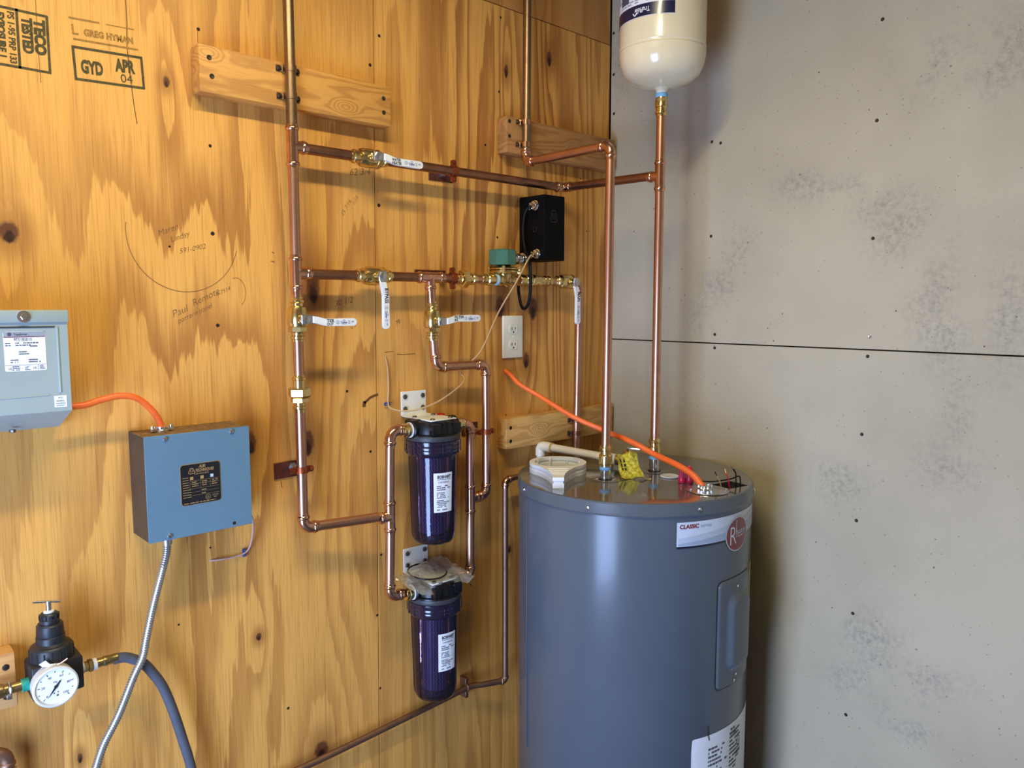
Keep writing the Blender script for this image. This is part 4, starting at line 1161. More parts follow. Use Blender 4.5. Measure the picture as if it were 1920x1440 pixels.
def rrect(w, h, r, n=5):
    out = []
    for cx, cy, a0 in ((w - r, r, -90), (w - r, h - r, 0), (r, h - r, 90), (r, r, 180)):
        out += [(cx + r * math.cos(rad(a0 + 90 * i / n)), cy + r * math.sin(rad(a0 + 90 * i / n))) for i in range(n + 1)]
    return out
lb = MB().prism(rrect(.058, .064, .003), (-1.6155, -.1162, 1.4435), (1, 0, 0), (0, 0, 1), .0004).build('data_label', 'label_white', t)
fw = lambda u, v: Vector((-1.6155 + u, -.1169, 1.4435 + v))
mb = MB(); put_rect(mb, .0005, .0555, .0575, .0635, fw); mb.build('label_header', 'label_pale_print', lb)
fw = lambda u, v: Vector((-1.6155 + u, -.1171, 1.4435 + v))
mb = MB(); put_rect(mb, .0005, .0545, .0575, .0555, fw); mb.build('red_rule', 'logo_red', lb)
mb = MB(); put_text(mb, 'Transformer', .0055, lambda u, v: fw(.0145 + u, .0575 + v), width=.019, bold=.02)
vs = [fw(.0085 + .0030 * math.cos(2 * math.pi * i / 16), .0595 + .0030 * math.sin(2 * math.pi * i / 16)) for i in range(16)]; mb.add(vs, [tuple(range(16))])
put_text(mb, '9T51B5010', .0068, lambda u, v: fw(.014 + u, .0485 + v), width=.025)
put_print(mb, .002, .040, .012, .047, 2, fw, 41); put_print(mb, .016, .040, .054, .047, 2, fw, 42); put_print(mb, .036, .038, .054, .042, 1, fw, 43)
put_print(mb, .020, .026, .035, .033, 2, fw, 44, .9); put_print(mb, .008, .013, .024, .020, 2, fw, 45); put_print(mb, .033, .013, .050, .020, 2, fw, 46)
put_rect(mb, .0005, .0098, .0575, .0102, fw); put_rect(mb, .0455, .0005, .0459, .0100, fw)
put_print(mb, .010, .001, .024, .009, 3, fw, 47); put_print(mb, .027, .001, .036, .009, 3, fw, 48); put_print(mb, .048, .002, .057, .009, 3, fw, 49)
put_text(mb, 'UL', .005, lambda u, v: fw(.004 + u, .003 + v)); put_text(mb, 'UL', .005, lambda u, v: fw(.038 + u, .003 + v))
mb.build('lettering', 'label_print', lb)
lb = MB().prism(rrect(.0185, .0195, .001), (-1.550, -.1162, 1.3805), (1, 0, 0), (0, 0, 1), .0004).build('corner_label', 'label_white', t)
mb = MB(); fw2 = lambda u, v: Vector((-1.550 + u, -.1169, 1.3805 + v))
put_text(mb, '9T51', .0036, lambda u, v: fw2(.006 + u, .0145 + v)); put_text(mb, 'GENERAL', .0034, lambda u, v: fw2(.003 + u, .0095 + v), width=.012); put_text(mb, 'ASSEMBLED', .0030, lambda u, v: fw2(.002 + u, .0055 + v), width=.014); put_text(mb, 'IN MEXICO', .0030, lambda u, v: fw2(.003 + u, .002 + v), width=.012)
mb.build('lettering', 'label_print', lb)

t = thing('control_box', 'blue fronted control box with a black and gold name plate', 'electrical box', (-1.307, -.045, 1.111))
MB().box((-1.406, -.0885, 1.111), (-1.2085, 0, 1.3085), .0012, 1).build('case', 'box_brown', t)
MB().box((-1.4055, -.088, 1.3085), (-1.209, -.0005, 1.3098)).build('top_panel', 'box_dusty', t)
MB().box((-1.4065, -.0905, 1.1105), (-1.208, -.0887, 1.3100), .0006, 1).build('front_cover', 'box_blue', t)
for x, z in ((-1.369, 1.3025), (-1.244, 1.3025), (-1.369, 1.1185)):
    MB().lathe([(.0048, 0), (.0048, .0012), (.0034, .0030), (.001, .0034)], (x, -.0905, z), (0, -1, 0), 12).build('screw', 'steel', t)
MB().lathe([(.0036, 0), (.0032, .0004), (.002, .0004)], (-1.245, -.0905, 1.1185), (0, -1, 0), 12).build('screw_hole', 'hole_dark', t)
pl = MB().prism(rrect(.0765, .079, .006), (-1.3455, -.0906, 1.170), (1, 0, 0), (0, 0, 1), .0006).build('name_plate', 'plate_gold', t)
MB().prism(rrect(.0749, .0774, .0053), (-1.3447, -.0910, 1.1708), (1, 0, 0), (0, 0, 1), .0006).build('plate_field', 'plate_black', pl)
fp = lambda u, v: Vector((-1.3447 + u, -.0918, 1.1708 + v))
mb = MB()
put_text(mb, 'AIR', .0085, lambda u, v: fp(.034 + u, .0690 + v), width=.013, bold=.02, shear=.2); put_text(mb, 'TECHNIQUES', .0080, lambda u, v: fp(.027 + u, .0620 + v), width=.036, bold=.02, shear=.2)
put_text(mb, 'CONTROL BOX', .0038, lambda u, v: fp(.025 + u, .0570 + v), width=.028)
tri = lambda k: [(.0205 + k * a, .0655 + k * b_) for a, b_ in ((-.0062, -.0045), (-.0022, .0045), (.0022, .0045), (.0062, -.0045), (.0040, -.0058), (-.0040, -.0058))]
put_line(mb, tri(1.0) + tri(1.0)[:1], .0011, fp); put_line(mb, tri(.42) + tri(.42)[:1], .0007, fp)
for k in range(9): put_rect(mb, .003, .0520 - k * .0047, .003 + (.011 if k < 5 else .015), .0530 - k * .0047, fp)
for v in (.0455, .0395, .0300, .0235, .0170): put_rect(mb, .016, v, .072, v + .0003, fp)
for u in (.016, .0365, .0545): put_rect(mb, u, .0305, u + .0003, .0455, fp)
for k in range(3): put_print(mb, .020 + k * .019, .033, .033 + k * .0185, .0445, 3, fp, 60 + k, .8)
put_print(mb, .038, .0245, .054, .028, 1, fp, 66, .9); put_print(mb, .038, .0180, .052, .0215, 1, fp, 67, .9)
n = 20; vs = [fp(.0500 + r * math.cos(2 * math.pi * i / n), .0105 + r * math.sin(2 * math.pi * i / n)) for i in range(n) for r in (.0050, .0044)]
mb.add(vs, [(2 * i, 2 * i + 1, (2 * i + 3) % (2 * n), (2 * i + 2) % (2 * n)) for i in range(n)])
put_text(mb, 'UL', .006, lambda u, v: fp(.0470 + u, .0085 + v), width=.006); put_text(mb, 'LISTED', .0038, lambda u, v: fp(.058 + u, .0115 + v), width=.012); put_text(mb, '185F', .0036, lambda u, v: fp(.060 + u, .0075 + v))
put_print(mb, .004, .0015, .072, .0045, 1, fp, 68, .9)
for u in (.017, .0365): put_rect(mb, u, .0475, u + .0062, .0535, fp)
mb.build('plate_lettering', 'plate_gold', pl)
mb = MB(); put_rect(mb, .0555, .0480, .0615, .0540, fp); mb.build('plate_window', 'label_midgrey', pl)
# cable clamp on top, conduit connector below
mb = MB().lathe([(.0125, 0), (.0125, .004), (.010, .005), (.010, .010)], (-1.3595, -.045, 1.3098), (0, 0, 1), 16).box((-1.380, -.052, 1.3125), (-1.339, -.038, 1.3175), .002, 2)
for dx in (-.017, .017): mb.lathe([(.0042, .002), (.0042, .012), (.002, .0135)], (-1.3595 + dx, -.047, 1.3098), (0, 0, 1), 10)
mb.build('cable_clamp', 'steel_bright', t)
MB().lathe([(.0115, 0), (.0115, .010), (.0095, .012), (.0095, .022)], (-1.3595, -.045, 1.1125), (0, 0, -1), 16).build('conduit_fitting', 'steel', t)

mb = MB().tube(cr([(-1.530, -.050, 1.371), (-1.511, -.050, 1.372), (-1.488, -.050, 1.373), (-1.463, -.052, 1.380), (-1.432, -.055, 1.385), (-1.405, -.055, 1.379), (-1.381, -.050, 1.358), (-1.365, -.046, 1.335), (-1.3595, -.045, 1.314)], 8), .0060, 14)
tag(mb.build('orange_cable', 'cable_orange'), 'orange cable looping between the grey enclosure and the blue fronted box', 'cable')

# flexible steel conduit: ribbed tube
path = cr([(-1.3595, -.045, 1.094), (-1.363, -.047, 1.070), (-1.378, -.055, 1.031), (-1.397, -.062, .977), (-1.413, -.070, .926), (-1.423, -.075, .893), (-1.442, -.080, .862), (-1.472, -.085, .802), (-1.499, -.085, .756), (-1.514, -.085, .717), (-1.528, -.080, .670), (-1.545, -.07, .58)], 40)
L = [0.0]
for a, b_ in zip(path[:-1], path[1:]): L.append(L[-1] + (b_ - a).length)
pts = []; rr = []; step = .0011; d = 0.0; i = 0
while d < L[-1]:
    while L[i + 1] < d: i += 1
    s_ = (d - L[i]) / max(1e-9, L[i + 1] - L[i]); pts.append(path[i].lerp(path[i + 1], s_))
    rr.append(.0072 + .00075 * math.sin(2 * math.pi * d / .0044)); d += step
tag(MB().tube(pts, rr, 14).build('flexible_conduit', 'conduit_steel', ang=80), 'ribbed steel flexible conduit hanging from the blue fronted box', 'conduit')

# black relay box by the corner
t = thing('relay_box', 'small black metal box on the plywood near the corner', 'electrical box', (-.34, -.048, 1.669))
MB().box((-.379, -.0975, 1.669), (-.3005, 0, 1.8415), .001, 1).build('case', 'box_black', t)
fb = lambda u, v: Vector((-.344 + u, -.0981, 1.787 + v))
mb = MB(); tri2 = lambda k: [(k * a, k * b_) for a, b_ in ((-.013, -.012), (-.009, .004), (-.006, .014), (.006, .014), (.009, .004), (.013, -.012), (.008, -.016), (-.008, -.016))]
put_line(mb, tri2(1) + tri2(1)[:1], .0010, fb); put_line(mb, tri2(.4) + tri2(.4)[:1], .0008, fb)
mb.build('etched_logo', 'box_etch', t)
fs_ = lambda u, v: Vector((-.3797, -.056 - u, 1.752 + v))
mb = MB(); put_line(mb, [(0, .008), (0, -.006), (.006, -.006)], .0008, fs_); put_line(mb, [(.012, .008), (.012, -.006)], .0008, fs_); mb.build('knockout_mark', 'box_etch', t)
def cable_clamp(y, z):
    mb = MB().lathe([(.0125, 0), (.0135, .002), (.0135, .005), (.0105, .006), (.0105, .013), (.0085, .014)], (-.379, y, z), (-1, 0, 0), 18)
    mb.box((-.394, y - .014, z - .005), (-.388, y + .014, z + .003), .0015, 1)
    for s_ in (-1, 1): mb.tube([(-.391, y + s_ * .011, z + .006), (-.393, y + s_ * .011, z - .012)], .0026, 8)
    return mb.build('cable_clamp', 'steel_bright', t)
cable_clamp(-.066, 1.815); cable_clamp(-.073, 1.686)
tag(MB().tube(cr([(-.392, -.060, 1.812), (-.3975, -.045, 1.800), (-.398, -.037, 1.770), (-.398, -.036, 1.735), (-.400, -.045, 1.700), (-.414, -.075, 1.668), (-.431, -.097, 1.648), (-.433, -.100, 1.594), (-.428, -.088, 1.556), (-.426, -.070, 1.539), (-.420, -.050, 1.550), (-.410, -.030, 1.588), (-.403, -.024, 1.620), (-.401, -.022, 1.650)], 8), .0042, 12).build('black_cord', 'cable_black'), 'black cord hanging in a loop under the black box', 'cord')

tag(MB().tube(cr([(-.394, -.071, 1.687), (-.420, -.095, 1.680), (-.438, -.100, 1.673), (-.478, -.096, 1.612), (-.519, -.070, 1.531), (-.585, -.072, 1.430), (-.622, -.040, 1.385), (-.641, -.075, 1.359), (-.713, -.080, 1.321), (-.770, -.070, 1.302), (-.802, -.045, 1.296), (-.820, -.018, 1.301), (-.8215, -.006, 1.312), (-.819, -.005, 1.347), (-.820, -.004, 1.398), (-.824, .004, 1.436)], 8), .0021, 10).build('tan_wire', 'cable_tan'), 'thin tan wire drooping from the black box to the plywood above the filters', 'wire')
tag(MB().tube(cr([(-1.2085, -.045, 1.120), (-1.190, -.045, 1.114), (-1.178, -.025, 1.078), (-1.179, -.010, 1.040), (-1.188, -.006, 1.025), (-1.212, -.005, 1.0205), (-1.246, -.005, 1.022), (-1.268, .004, 1.023)], 8), .0020, 10).build('pale_wire', 'cable_pinkish'), 'thin pale wire leaving the blue fronted box and entering the plywood', 'wire')
def staple(c, ax, label):
    c = Vector(c); t = thing('cable_staple', label, 'staple', c)
    u, v = ((1, 0, 0), (0, 0, 1)) if ax == 'x' else ((0, 0, 1), (1, 0, 0))
    u = Vector(u); v = Vector(v); o = Vector((c.x, 0, c.z))
    lo = o - u * .0085 - v * .0035 - Vector((0, .0065, 0)); hi = o + u * .0085 + v * .0035
    MB().box([min(lo[i], hi[i]) for i in range(3)], [max(lo[i], hi[i]) for i in range(3)], .0012, 2).build('saddle', 'staple_blue', t)
    for s_ in (-1, 1): MB().lathe([(.0017, 0), (.0017, .0015)], o + u * s_ * .006 - Vector((0, .0065, 0)), (0, -1, 0), 8).build('nail', 'steel', t)
staple((-.8215, 0, 1.311), 'x', 'blue cable staple over the tan wire'); staple((-1.190, 0, 1.024), 'z', 'blue cable staple over the pale wire'); staple((-1.180, 0, 1.130), 'x', 'blue cable staple beside the blue fronted box')

tag(MB().tube(cr([(-.431, .004, 1.370), (-.429, -.02, 1.356), (-.423, -.05, 1.333), (-.401, -.10, 1.305), (-.371, -.20, 1.255), (-.336, -.28, 1.223), (-.331, -.36, 1.205), (-.3215, -.43, 1.180), (-.329, -.50, 1.166), (-.330, -.545, 1.149), (-.332, -.574, 1.126)], 8),
    [.0055 + .0022 * min(1, i / 60) for i in range(81)], 14).build('orange_cable', 'cable_orange'), 'orange cable running from the plywood to the top of the water heater', 'cable')

# duplex outlet
t = thing('power_outlet', 'ivory duplex power outlet on the plywood', 'outlet', (-.4075, 0, 1.4615))
MB().box((-.4455, -.0060, 1.4030), (-.3695, 0, 1.5200), .0028, 3).build('cover_plate', 'outlet_ivory', t)
for z in (1.4825, 1.4395):
    pts = [(.0165 * math.cos(rad(a)), max(-.0135, min(.0135, .0172 * math.sin(rad(a))))) for a in range(0, 360, 10)]
    rc = MB().prism(pts, (-.4075, -.0060, z), (1, 0, 0), (0, 0, 1), .0016, .0005).build('receptacle', 'outlet_ivory', t)
    mb = MB()
    for dx, h in ((-.0062, .0085), (.0062, .0070)): mb.box((-.4075 + dx - .0011, -.0079, z + .002 - h / 2), (-.4075 + dx + .0011, -.0070, z + .002 + h / 2))
    mb.lathe([(.0026, 0), (.0026, .0009)], (-.4075, -.0070, z - .0078), (0, -1, 0), 10); mb.build('slot', 'hole_dark', rc)
MB().lathe([(.0030, 0), (.0024, .0010), (.001, .0010)], (-.4075, -.0060, 1.461), (0, -1, 0), 12).build('screw', 'outlet_ivory', t)

# ------------------------------------------------------------------ air regulator
t = thing('air_regulator', 'black air pressure regulator with a round white gauge and T screw', 'regulator', (-1.568, -.06, .875))
RXc, RYc = -1.567, -.062
MB().box((-1.604, -.092, .876), (-1.525, -.032, .936), .004, 2).build('body', 'regulator_black', t)
mb = MB().lathe([(.030, .930), (.0335, .934), (.0335, .956), (.0315, .960), (.028, .962)], (RXc, RYc, 0), seg=36)
mb.build('collar', 'regulator_black', t)
for k in range(18):
    a = 2 * math.pi * k / 18
    MB().box((RXc + .0335 * math.cos(a) - .0012, RYc + .0335 * math.sin(a) - .0012, .936), (RXc + .0335 * math.cos(a) + .0012, RYc + .0335 * math.sin(a) + .0012, .955)).build('grip_rib', 'regulator_black', t)
MB().lathe([(.0255, .960), (.0265, .962), (.0225, .965), (.0225, .976), (.0205, .9775), (.0215, .979), (.0205, .996), (.0190, .9975), (.0185, .999)], (RXc, RYc, 0), seg=36).build('bonnet', 'regulator_black', t)
MB().lathe([(.0155, .998), (.0155, 1.006), (.0140, 1.007), (.0148, 1.014), (.0125, 1.017), (.006, 1.018)], (RXc, RYc, 0), seg=28).build('bonnet_cap', 'regulator_black', t)
for k in range(12):
    a = 2 * math.pi * k / 12
    MB().box((RXc + .0150 * math.cos(a) - .001, RYc + .0150 * math.sin(a) - .001, 1.007), (RXc + .0150 * math.cos(a) + .001, RYc + .0150 * math.sin(a) + .001, 1.0145)).build('cap_rib', 'regulator_black', t)
MB().lathe([(.0085, 1.0165), (.0085, 1.0195), (.0065, 1.021)], (RXc, RYc, 0), seg=20).build('lock_nut', 'tape_white', t)
MB().tube([(RXc, RYc, 1.018), (RXc, RYc, 1.0375)], .0045, 14).build('adjusting_screw', 'steel', t)
MB().tube([(-1.590, RYc, 1.0415), (-1.549, RYc, 1.0325)], .0023, 12).build('t_bar', 'steel', t)
# gauge
GX, GY, GZ = -1.574, -.113, .904
gn = (0, -1, 0)
g_ = MB().lathe([(.010, -.03), (.030, -.026), (.0335, -.022), (.0340, -.002), (.0350, -.001), (.0350, .003), (.0325, .0045), (.0310, .0040), (.0305, .0015)], (GX, GY, GZ), gn, 48, caps=False).build('gauge_case', 'gauge_case', t)
MB().lathe([(.0308, .0008), (.0308, .0014)], (GX, GY, GZ), gn, 48).build('dial', 'gauge_face', g_)
fg = lambda u, v: Vector((GX + u, GY - .0020, GZ + v))
mb = MB()
for k in range(11):
    a = rad(-135 - 0 + 27 * k); a = rad(225 - 27 * k); r0, r1 = (.0235, .0275) if k % 2 == 0 else (.0250, .0275)
    put_line(mb, [(r0 * math.cos(a), r0 * math.sin(a)), (r1 * math.cos(a), r1 * math.sin(a))], .0012, fg)
for k, s_ in ((0, '0'), (2, '20'), (4, '40'), (6, '60'), (8, '80'), (10, '100')):
    a = rad(225 - 27 * k); w = .0026 * len(s_); put_text(mb, s_, .0060, lambda u, v: fg(.0195 * math.cos(a) - w / 2 + u, .0195 * math.sin(a) - .002 + v))
put_text(mb, 'PSI', .0050, lambda u, v: fg(-.0035 + u, .0065 + v)); 
for (u, v, r) in ((-.003, -.011, .0012), (.003, -.010, .0012), (.002, -.0155, .0018)):
    mb.add([fg(u + r * math.cos(2 * math.pi * i / 10), v + r * math.sin(2 * math.pi * i / 10)) for i in range(10)], [tuple(range(10))])
mb.build('dial_print', 'label_print', g_)
fn_ = lambda u, v: Vector((GX + u, GY - .0032, GZ + v))
mb = MB(); d1 = Vector((math.cos(rad(232)), math.sin(rad(232)))); nn = Vector((-d1.y, d1.x))
pz = [(-d1.x * .012 + nn.x * .0012, -d1.y * .012 + nn.y * .0012), (nn.x * .0020, nn.y * .0020), (d1.x * .0225, d1.y * .0225), (-nn.x * .0020, -nn.y * .0020), (-d1.x * .012 - nn.x * .0012, -d1.y * .012 - nn.y * .0012)]
mb.add([fn_(*p) for p in pz], [tuple(range(5))]); mb.lathe([(.0026, .0012), (.0026, .0036), (.001, .004)], (GX, GY, GZ), gn, 14)
mb.build('needle', 'ink_black', g_)
MB().tube([(GX, GY + .026, GZ), (GX, -.085, GZ)], .007, 14).build('gauge_stem', 'brass', g_)
# twist tag between gauge and body
mb = MB().prism([(0, 0), (.010, .004), (.016, -.004), (.026, -.007), (.026, -.010), (.014, -.008), (.005, -.006)], (-1.594, -.100, .9445), (1, 0, 0), (0, 0, 1), .0008); mb.build('paper_tag', 'label_white', t)
MB().tube([(-1.568, -.101, .936), (-1.561, -.104, .9385), (-1.552, -.106, .9440)], .0017, 8).build('copper_tie', 'copper', t)
# outlet fittings
MB().lathe([(.0090, 0), (.0105, .001), (.0105, .006), (.009, .007)], (-1.525, -.062, .901), (1, 0, 0), 20).build('outlet_tape', 'tape_white', t)
MB().lathe([(.0092, .006), (.0092, .013), (.0115, .014), (.0115, .020), (.009, .021)], (-1.525, -.062, .901), (1, 0, 0), 6).build('outlet_nut', 'brass_dark', t, ang=20)
MB().lathe([(.0100, .021), (.0105, .022), (.0105, .027), (.008, .028)], (-1.525, -.062, .901), (1, 0, 0), 20).build('outlet_ring', 'tape_white', t)
MB().lathe([(.0080, .028), (.0080, .038), (.0090, .039), (.0095, .044), (.0085, .046), (.0085, .062)], (-1.525, -.062, .901), (1, 0, 0), 20).build('hose_barb', 'brass_dark', t)
MB().lathe([(.0100, 0), (.0112, .001), (.0112, .011), (.0100, .012)], (-1.603, -.062, .900), (-1, 0, 0), 20).build('inlet_tape', 'tape_teal', t)

hp = cr([(-1.469, -.0612, .8985), (-1.460, -.060, .898), (-1.444, -.058, .893), (-1.418, -.055, .873), (-1.400, -.053, .846), (-1.381, -.050, .808), (-1.364, -.048, .752), (-1.349, -.046, .690), (-1.334, -.045, .620), (-1.327, -.045, .547), (-1.325, -.045, .45)], 8)
tag(MB().tube(hp, .0094, 16).build('rubber_hose', 'hose_grey'), 'grey rubber hose arching from the air regulator down the plywood', 'hose')

t = thing('air_supply_pipe', 'brass air pipe entering the regulator, clamped to the wooden block', 'pipe', (-1.66, -.062, .90))
MB().tube([(-1.80, -.062, .9015), (-1.613, -.062, .9005)], .0088, 16).build('pipe', 'brass_dark', t)
MB().lathe([(.0110, 0), (.0118, .002), (.0118, .022), (.0110, .024)], (-1.640, -.062, .9006), (-1, 0, 0), 18).build('coupling', 'brass_dark', t)
MB().torus((-1.632, -.062, .9006), (1, 0, 0), .0108, .0022, 20, 8).box((-1.636, -.060, .880), (-1.628, -.0405, .892), .001, 1).build('clamp', 'steel', t)
ob = MB().box((-1.76, -.0405, .857), (-1.6175, 0, .9555), .003, 2).build('wood_block', 'lumber_pale'); tag(ob, 'rough pale wooden block behind the air supply pipe', 'block')
for x, z in ((-1.632, .931), (-1.634, .879)): MB().lathe([(.0055, 0), (.0055, .001), (.003, .002)], (x, -.0405, z), (0, -1, 0), 10).build('screw', 'screw_dark', ob)
t = thing('copper_stub', 'brown copper elbow turning down below the wooden block', 'pipe', (-1.645, -.040, .74))
add_elbow(t, (-1.640, -.040, .782), (-1, 0, 0), (0, 0, -1), .034, .019, .92, 'copper_dull')
add_pipe(t, (-1.80, -.040, .782), (-1.665, -.040, .782), 'copper_dull', .0100)
add_pipe(t, (-1.640, -.040, .76), (-1.640, -.040, .60), 'copper_dull', .0100)
hexnut(t, (-1.640, -.040, .742), (0, 0, 1), .0150, .012, 'steel')

# ------------------------------------------------------------------ things on the heater top
# filter wrench: ring and tapering handle with ribs
t = thing('filter_wrench', 'white plastic filter housing wrench lying on the heater top', 'wrench', (-.440, -.210, TZ))
WO = Vector((-.440, -.210, TZ + .0003)); wd = Vector((-.72, -.694, 0)).normalized(); wn = Vector((-wd.y, wd.x, 0))
def wr_shape(ro, ri, tip, hw, z0, z1, nm, mt):
    outer = []
    for a in range(38, 323, 9): outer.append((ro * math.cos(rad(a)), ro * math.sin(rad(a))))
    xa, ya = outer[-1]
    for i in range(1, 7):
        s_ = i / 6; x = xa + (tip - xa) * s_; y = -(abs(ya) + (hw - abs(ya)) * (1 - (1 - s_) ** 2.2)); outer.append((x, y))
    for i in range(0, 6):
        s_ = 1 - i / 6; x = xa + (tip - xa) * s_; y = (abs(ya) + (hw - abs(ya)) * (1 - (1 - s_) ** 2.2)); outer.append((x, y))
    inner = [(ri * math.cos(2 * math.pi * i / 32), ri * math.sin(2 * math.pi * i / 32)) for i in range(32)]
    P3 = lambda p, z: WO + wd * p[0] + wn * p[1] + Vector((0, 0, z))
    bm = bmesh.new()
    o = [bm.verts.new(P3(p, z1)) for p in outer]; n_ = [bm.verts.new(P3(p, z1)) for p in inner]
    e = [bm.edges.new((o[i], o[(i + 1) % len(o)])) for i in range(len(o))] + [bm.edges.new((n_[i], n_[(i + 1) % 32])) for i in range(32)]
    bmesh.ops.triangle_fill(bm, use_beauty=True, edges=e)
    mb = MB(); bm.verts.index_update(); tv = [v.co.copy() for v in bm.verts]; tf = [[v.index for v in f.verts] for f in bm.faces]; bm.free()
    mb.add(tv, tf); mb.add([v - Vector((0, 0, z1 - z0)) for v in tv], tf)
    for loop in (outer, inner):
        k = len(loop); mb.add([P3(p, z1) for p in loop] + [P3(p, z0) for p in loop], [(i, (i + 1) % k, k + (i + 1) % k, k + i) for i in range(k)])
    return mb.build(nm, mt, t, ang=30)
wr_shape(.0735, .0600, .183, .0135, 0, .011, 'lower_rim', 'plastic_white')
wr_shape(.0715, .0615, .180, .0115, .011, .018, 'web', 'plastic_white')
wr_shape(.0735, .0600, .183, .0135, .018, .026, 'upper_rim', 'plastic_white')
for s_ in range(0, 360, 45):
    a = rad(s_ + 20); p = WO + wd * .0585 * math.cos(a) + wn * .0585 * math.sin(a)
    MB().lathe([(.0035, 0), (.0035, .0255)], p, (0, 0, 1), 8).build('grip_lug', 'plastic_white', t)
for k in range(4):
    p = WO + wd * (.085 + .02 * k); w = .026 - k * .0035
    MB().tube([p + wn * w + Vector((0, 0, .0262)), p - wn * w + Vector((0, 0, .0262))], .0013, 6).build('handle_rib', 'plastic_white', t)

# relief valve, its lever, tag and discharge tube
t = thing('relief_valve', 'brass relief valve with a small steel lever on the heater top', 'valve', (-.285, -.315, TZ))
MB().lathe([(.016, TZ), (.016, TZ + .010), (.020, TZ + .012), (.020, TZ + .034), (.014, TZ + .037), (.011, TZ + .050), (.007, TZ + .053)], (-.285, -.315, 0), seg=20).build('body', 'brass', t)
MB().lathe([(.0140, .010), (.0150, .020), (.0150, .032)], (-.285, -.315, TZ + .022), (-.16, .985, .02), 18).build('outlet', 'brass', t)
MB().prism([(-.004, -.004), (.010, -.0045), (.050, -.003), (.052, 0), (.050, .003), (.010, .0045), (-.004, .004)], (-.300, -.326, TZ + .0585), Vector((.42, -.9, 0)).normalized(), Vector((.9, .42, 0)).normalized(), .003, .0006).build('lever', 'steel_bright', t)
MB().tube([(-.290, -.318, TZ + .050), (-.298, -.325, TZ + .060)], .0030, 8).build('lever_post', 'steel', t)

t = thing('discharge_tube', 'cream plastic discharge tube with an elbow behind the wrench', 'pipe', (-.330, -.045, 1.15))
MB().tube([(-.291, -.286, 1.1425), (-.3275, -.066, 1.1505)], .0112, 18).build('tube', 'pvc_cream', t)
mb = MB().tube([(-.3275, -.078, 1.150), (-.330, -.060, 1.1508)], .0142, 18)
mb.tube([(-.3295, -.064, 1.1506), (-.3318, -.050, 1.1510), (-.3325, -.043, 1.1490), (-.3330, -.040, 1.1440), (-.3330, -.040, 1.124)], [.0142, .0142, .0144, .0142, .0142], 18)
mb.build('elbow', 'pvc_cream', t)
MB().torus((-.3255, -.0800, 1.1498), (-.16, .985, .02), .0122, .0018, 22, 8).build('glue_bead', 'pvc_glue', t)
MB().tube([(-.3330, -.040, 1.13), (-.3330, -.040, .20)], .0112, 16).build('tube', 'pvc_cream', t)
MB().lathe([(.0140, 0), (.0148, .002), (.0148, .030), (.0125, .034)], (-.2915, -.283, 1.1423), (-.16, .985, .02), 18).build('adapter', 'pvc_cream', t)

vs = []; fs = []; nu, nv = 14, 22
rt_ = Vector((.731, -.682, 0))
for j in range(nv + 1):
    v = j / nv
    c = Vector((-.322, -.343, TZ + .052)).lerp(Vector((-.372, -.394, TZ + .003)), v)
    c.z += -.010 * math.sin(v * math.pi) if v < 1 else 0; c += rt_ * .010 * (v - .3)
    for i in range(nu + 1):
        u = i / nu - .5
        w = .056 * (1 - .06 * math.sin(v * 6))
        ruf = .003 * math.sin(u * 9 + v * 5) + .0025 * math.sin(u * 17 - v * 11)
        p = c + rt_ * u * w + Vector((-.68, -.73, .3)) * ruf + Vector((0, 0, .004 * math.sin(u * 7)))
        p.z = max(p.z, TZ + .0012); vs.append(p)
for j in range(nv):
    for i in range(nu):
        a = j * (nu + 1) + i; fs.append((a, a + 1, a + nu + 2, a + nu + 1))
t = thing('foil_tag', 'crinkled yellow foil warning tag hanging off the relief valve', 'tag', (-.35, -.37, TZ))
vs2 = [p + Vector((.0003, .0003, .0004)) for p in vs]
MB().add(vs, fs).add(vs2, [f[::-1] for f in fs]).build('sheet', 'foil_yellow', t, ang=60)
foot = [Vector((-.372, -.394, TZ + .003)) + rt_ * (.020 + .030 * i / 6) + Vector((.68, .73, 0)) * (-.006 + .012 * k) + Vector((0, 0, .003 * math.sin(i))) for k in (0, 1) for i in range(7)]
MB().add(foot, [(i, i + 1, 8 + i, 7 + i) for i in range(6)]).build('curled_foot', 'foil_yellow', t)
mb = MB()
for r_ in range(3):
    for cix in range(2):
        k = (3 + r_ * 3) * (nu + 1) + 2 + cix * 2
        q = [vs[k], vs[k + 1], vs[k + 1 + (nu + 1) * 2], vs[k + (nu + 1) * 2]]
        mb.add([p + Vector((-.0012, -.0012, .0012)) for p in q], [(0, 1, 2, 3)])
mb.build('print_mark', 'ink_black', t)

tag(MB().lathe([(.022, 0), (.0235, .001), (.0235, .003), (.021, .0042), (.016, .0032), (.006, .0040)], (-.279, -.443, TZ + .0002), (0, 0, 1), 32).build('hole_cap', 'plastic_white'), 'flat white plastic cap on the heater top beside the red wire nuts', 'cap')

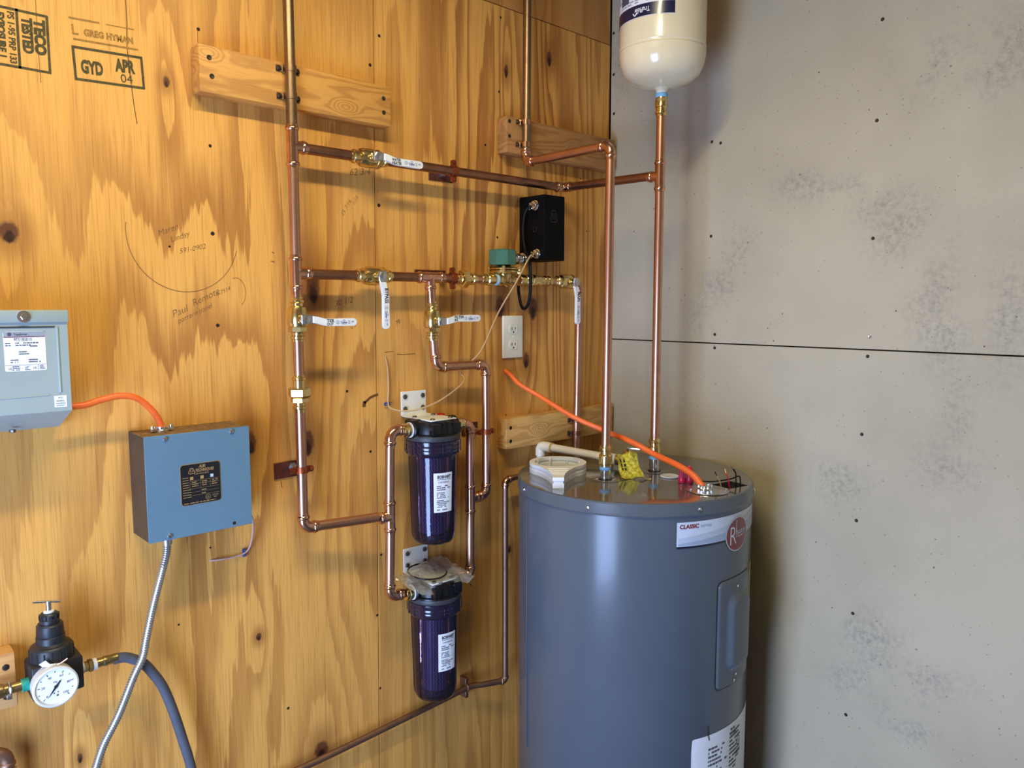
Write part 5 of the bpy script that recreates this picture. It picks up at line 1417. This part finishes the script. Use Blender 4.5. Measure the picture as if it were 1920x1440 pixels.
t = thing('junction_cover', 'round steel junction cover lying half over the wiring opening', 'cover plate', (-.335, -.584, TZ))
MB().lathe([(.0480, .0006), (.0485, .0016), (.0480, .0028), (.030, .0032)], (-.333, -.588, TZ), (0, 0, 1), 40).build('plate', 'steel', t)
for dx, dy in ((-.030, .026), (.030, -.030)): MB().lathe([(.0035, .003), (.0035, .005), (.0015, .006)], (-.333 + dx, -.588 + dy, TZ), (0, 0, 1), 10).build('screw', 'steel_bright', t)
mb = MB().lathe([(.0155, .003), (.0155, .007), (.0130, .008), (.0130, .011)], (-.332, -.580, TZ), (0, 0, 1), 18)
for a in range(0, 360, 60): mb.lathe([(.0035, .006), (.0045, .008), (.0045, .012), (.002, .0135)], (-.332 + .014 * math.cos(rad(a)), -.580 + .014 * math.sin(rad(a)), TZ), (0, 0, 1), 8)
mb.build('cable_connector', 'steel_bright', t)

for (x, y, tx, ty, lab_) in ((-.309, -.500, .02, .02, 'red wire nut standing beside the white cap'), (-.297, -.514, -.03, .02, 'red wire nut standing beside the orange cable')):
    t = thing('wire_nut', lab_, 'wire nut', (x, y, TZ))
    MB().lathe([(.0085, 0), (.0092, .001), (.0092, .010), (.0075, .014), (.0062, .038), (.0045, .041), (.001, .042)], (x, y, TZ + .0003), (tx, ty, 1), 16).build('cap', 'wire_nut_red', t)
    for k in range(8):
        a = 2 * math.pi * k / 8; MB().tube([(x + .0078 * math.cos(a), y + .0078 * math.sin(a), TZ + .014), (x + .0062 * math.cos(a) + tx * .03, y + .0062 * math.sin(a) + ty * .03, TZ + .036)], .0011, 6).build('grip_rib', 'wire_nut_red', t)
def wire(pts, mat, tipmat, label, r=.0017):
    t = thing('house_wire', label, 'wire', pts[0])
    MB().tube(cr(pts, 6), r, 8).build('insulation', mat, t)
    if tipmat:
        a = Vector(pts[-2]); b_ = Vector(pts[-1]); d = (b_ - a).normalized(); MB().tube([b_, b_ + d * .012], r * .65, 8).build('bare_tip', tipmat, t)
wire([(-.262, -.585, TZ - .03), (-.272, -.583, TZ + .008), (-.283, -.580, TZ + .026)], 'cable_tan', 'cable_black', 'tan wire with a black tip sticking out of the wiring opening')
wire([(-.255, -.600, TZ - .03), (-.262, -.600, TZ + .010), (-.272, -.598, TZ + .034)], 'wire_red', 'copper', 'red wire sticking out of the wiring opening')
wire([(-.236, -.605, TZ - .03), (-.238, -.604, TZ + .015), (-.2385, -.603, TZ + .030), (-.245, -.600, TZ + .040)], 'cable_black', 'copper', 'black wire with a bare copper tip at the wiring opening')
wire([(-.228, -.612, TZ - .03), (-.228, -.610, TZ + .012), (-.232, -.607, TZ + .022), (-.250, -.596, TZ + .016), (-.285, -.565, TZ + .010), (-.296, -.516, TZ + .008)], 'cable_black', None, 'black wire bent over the wiring opening towards a wire nut')
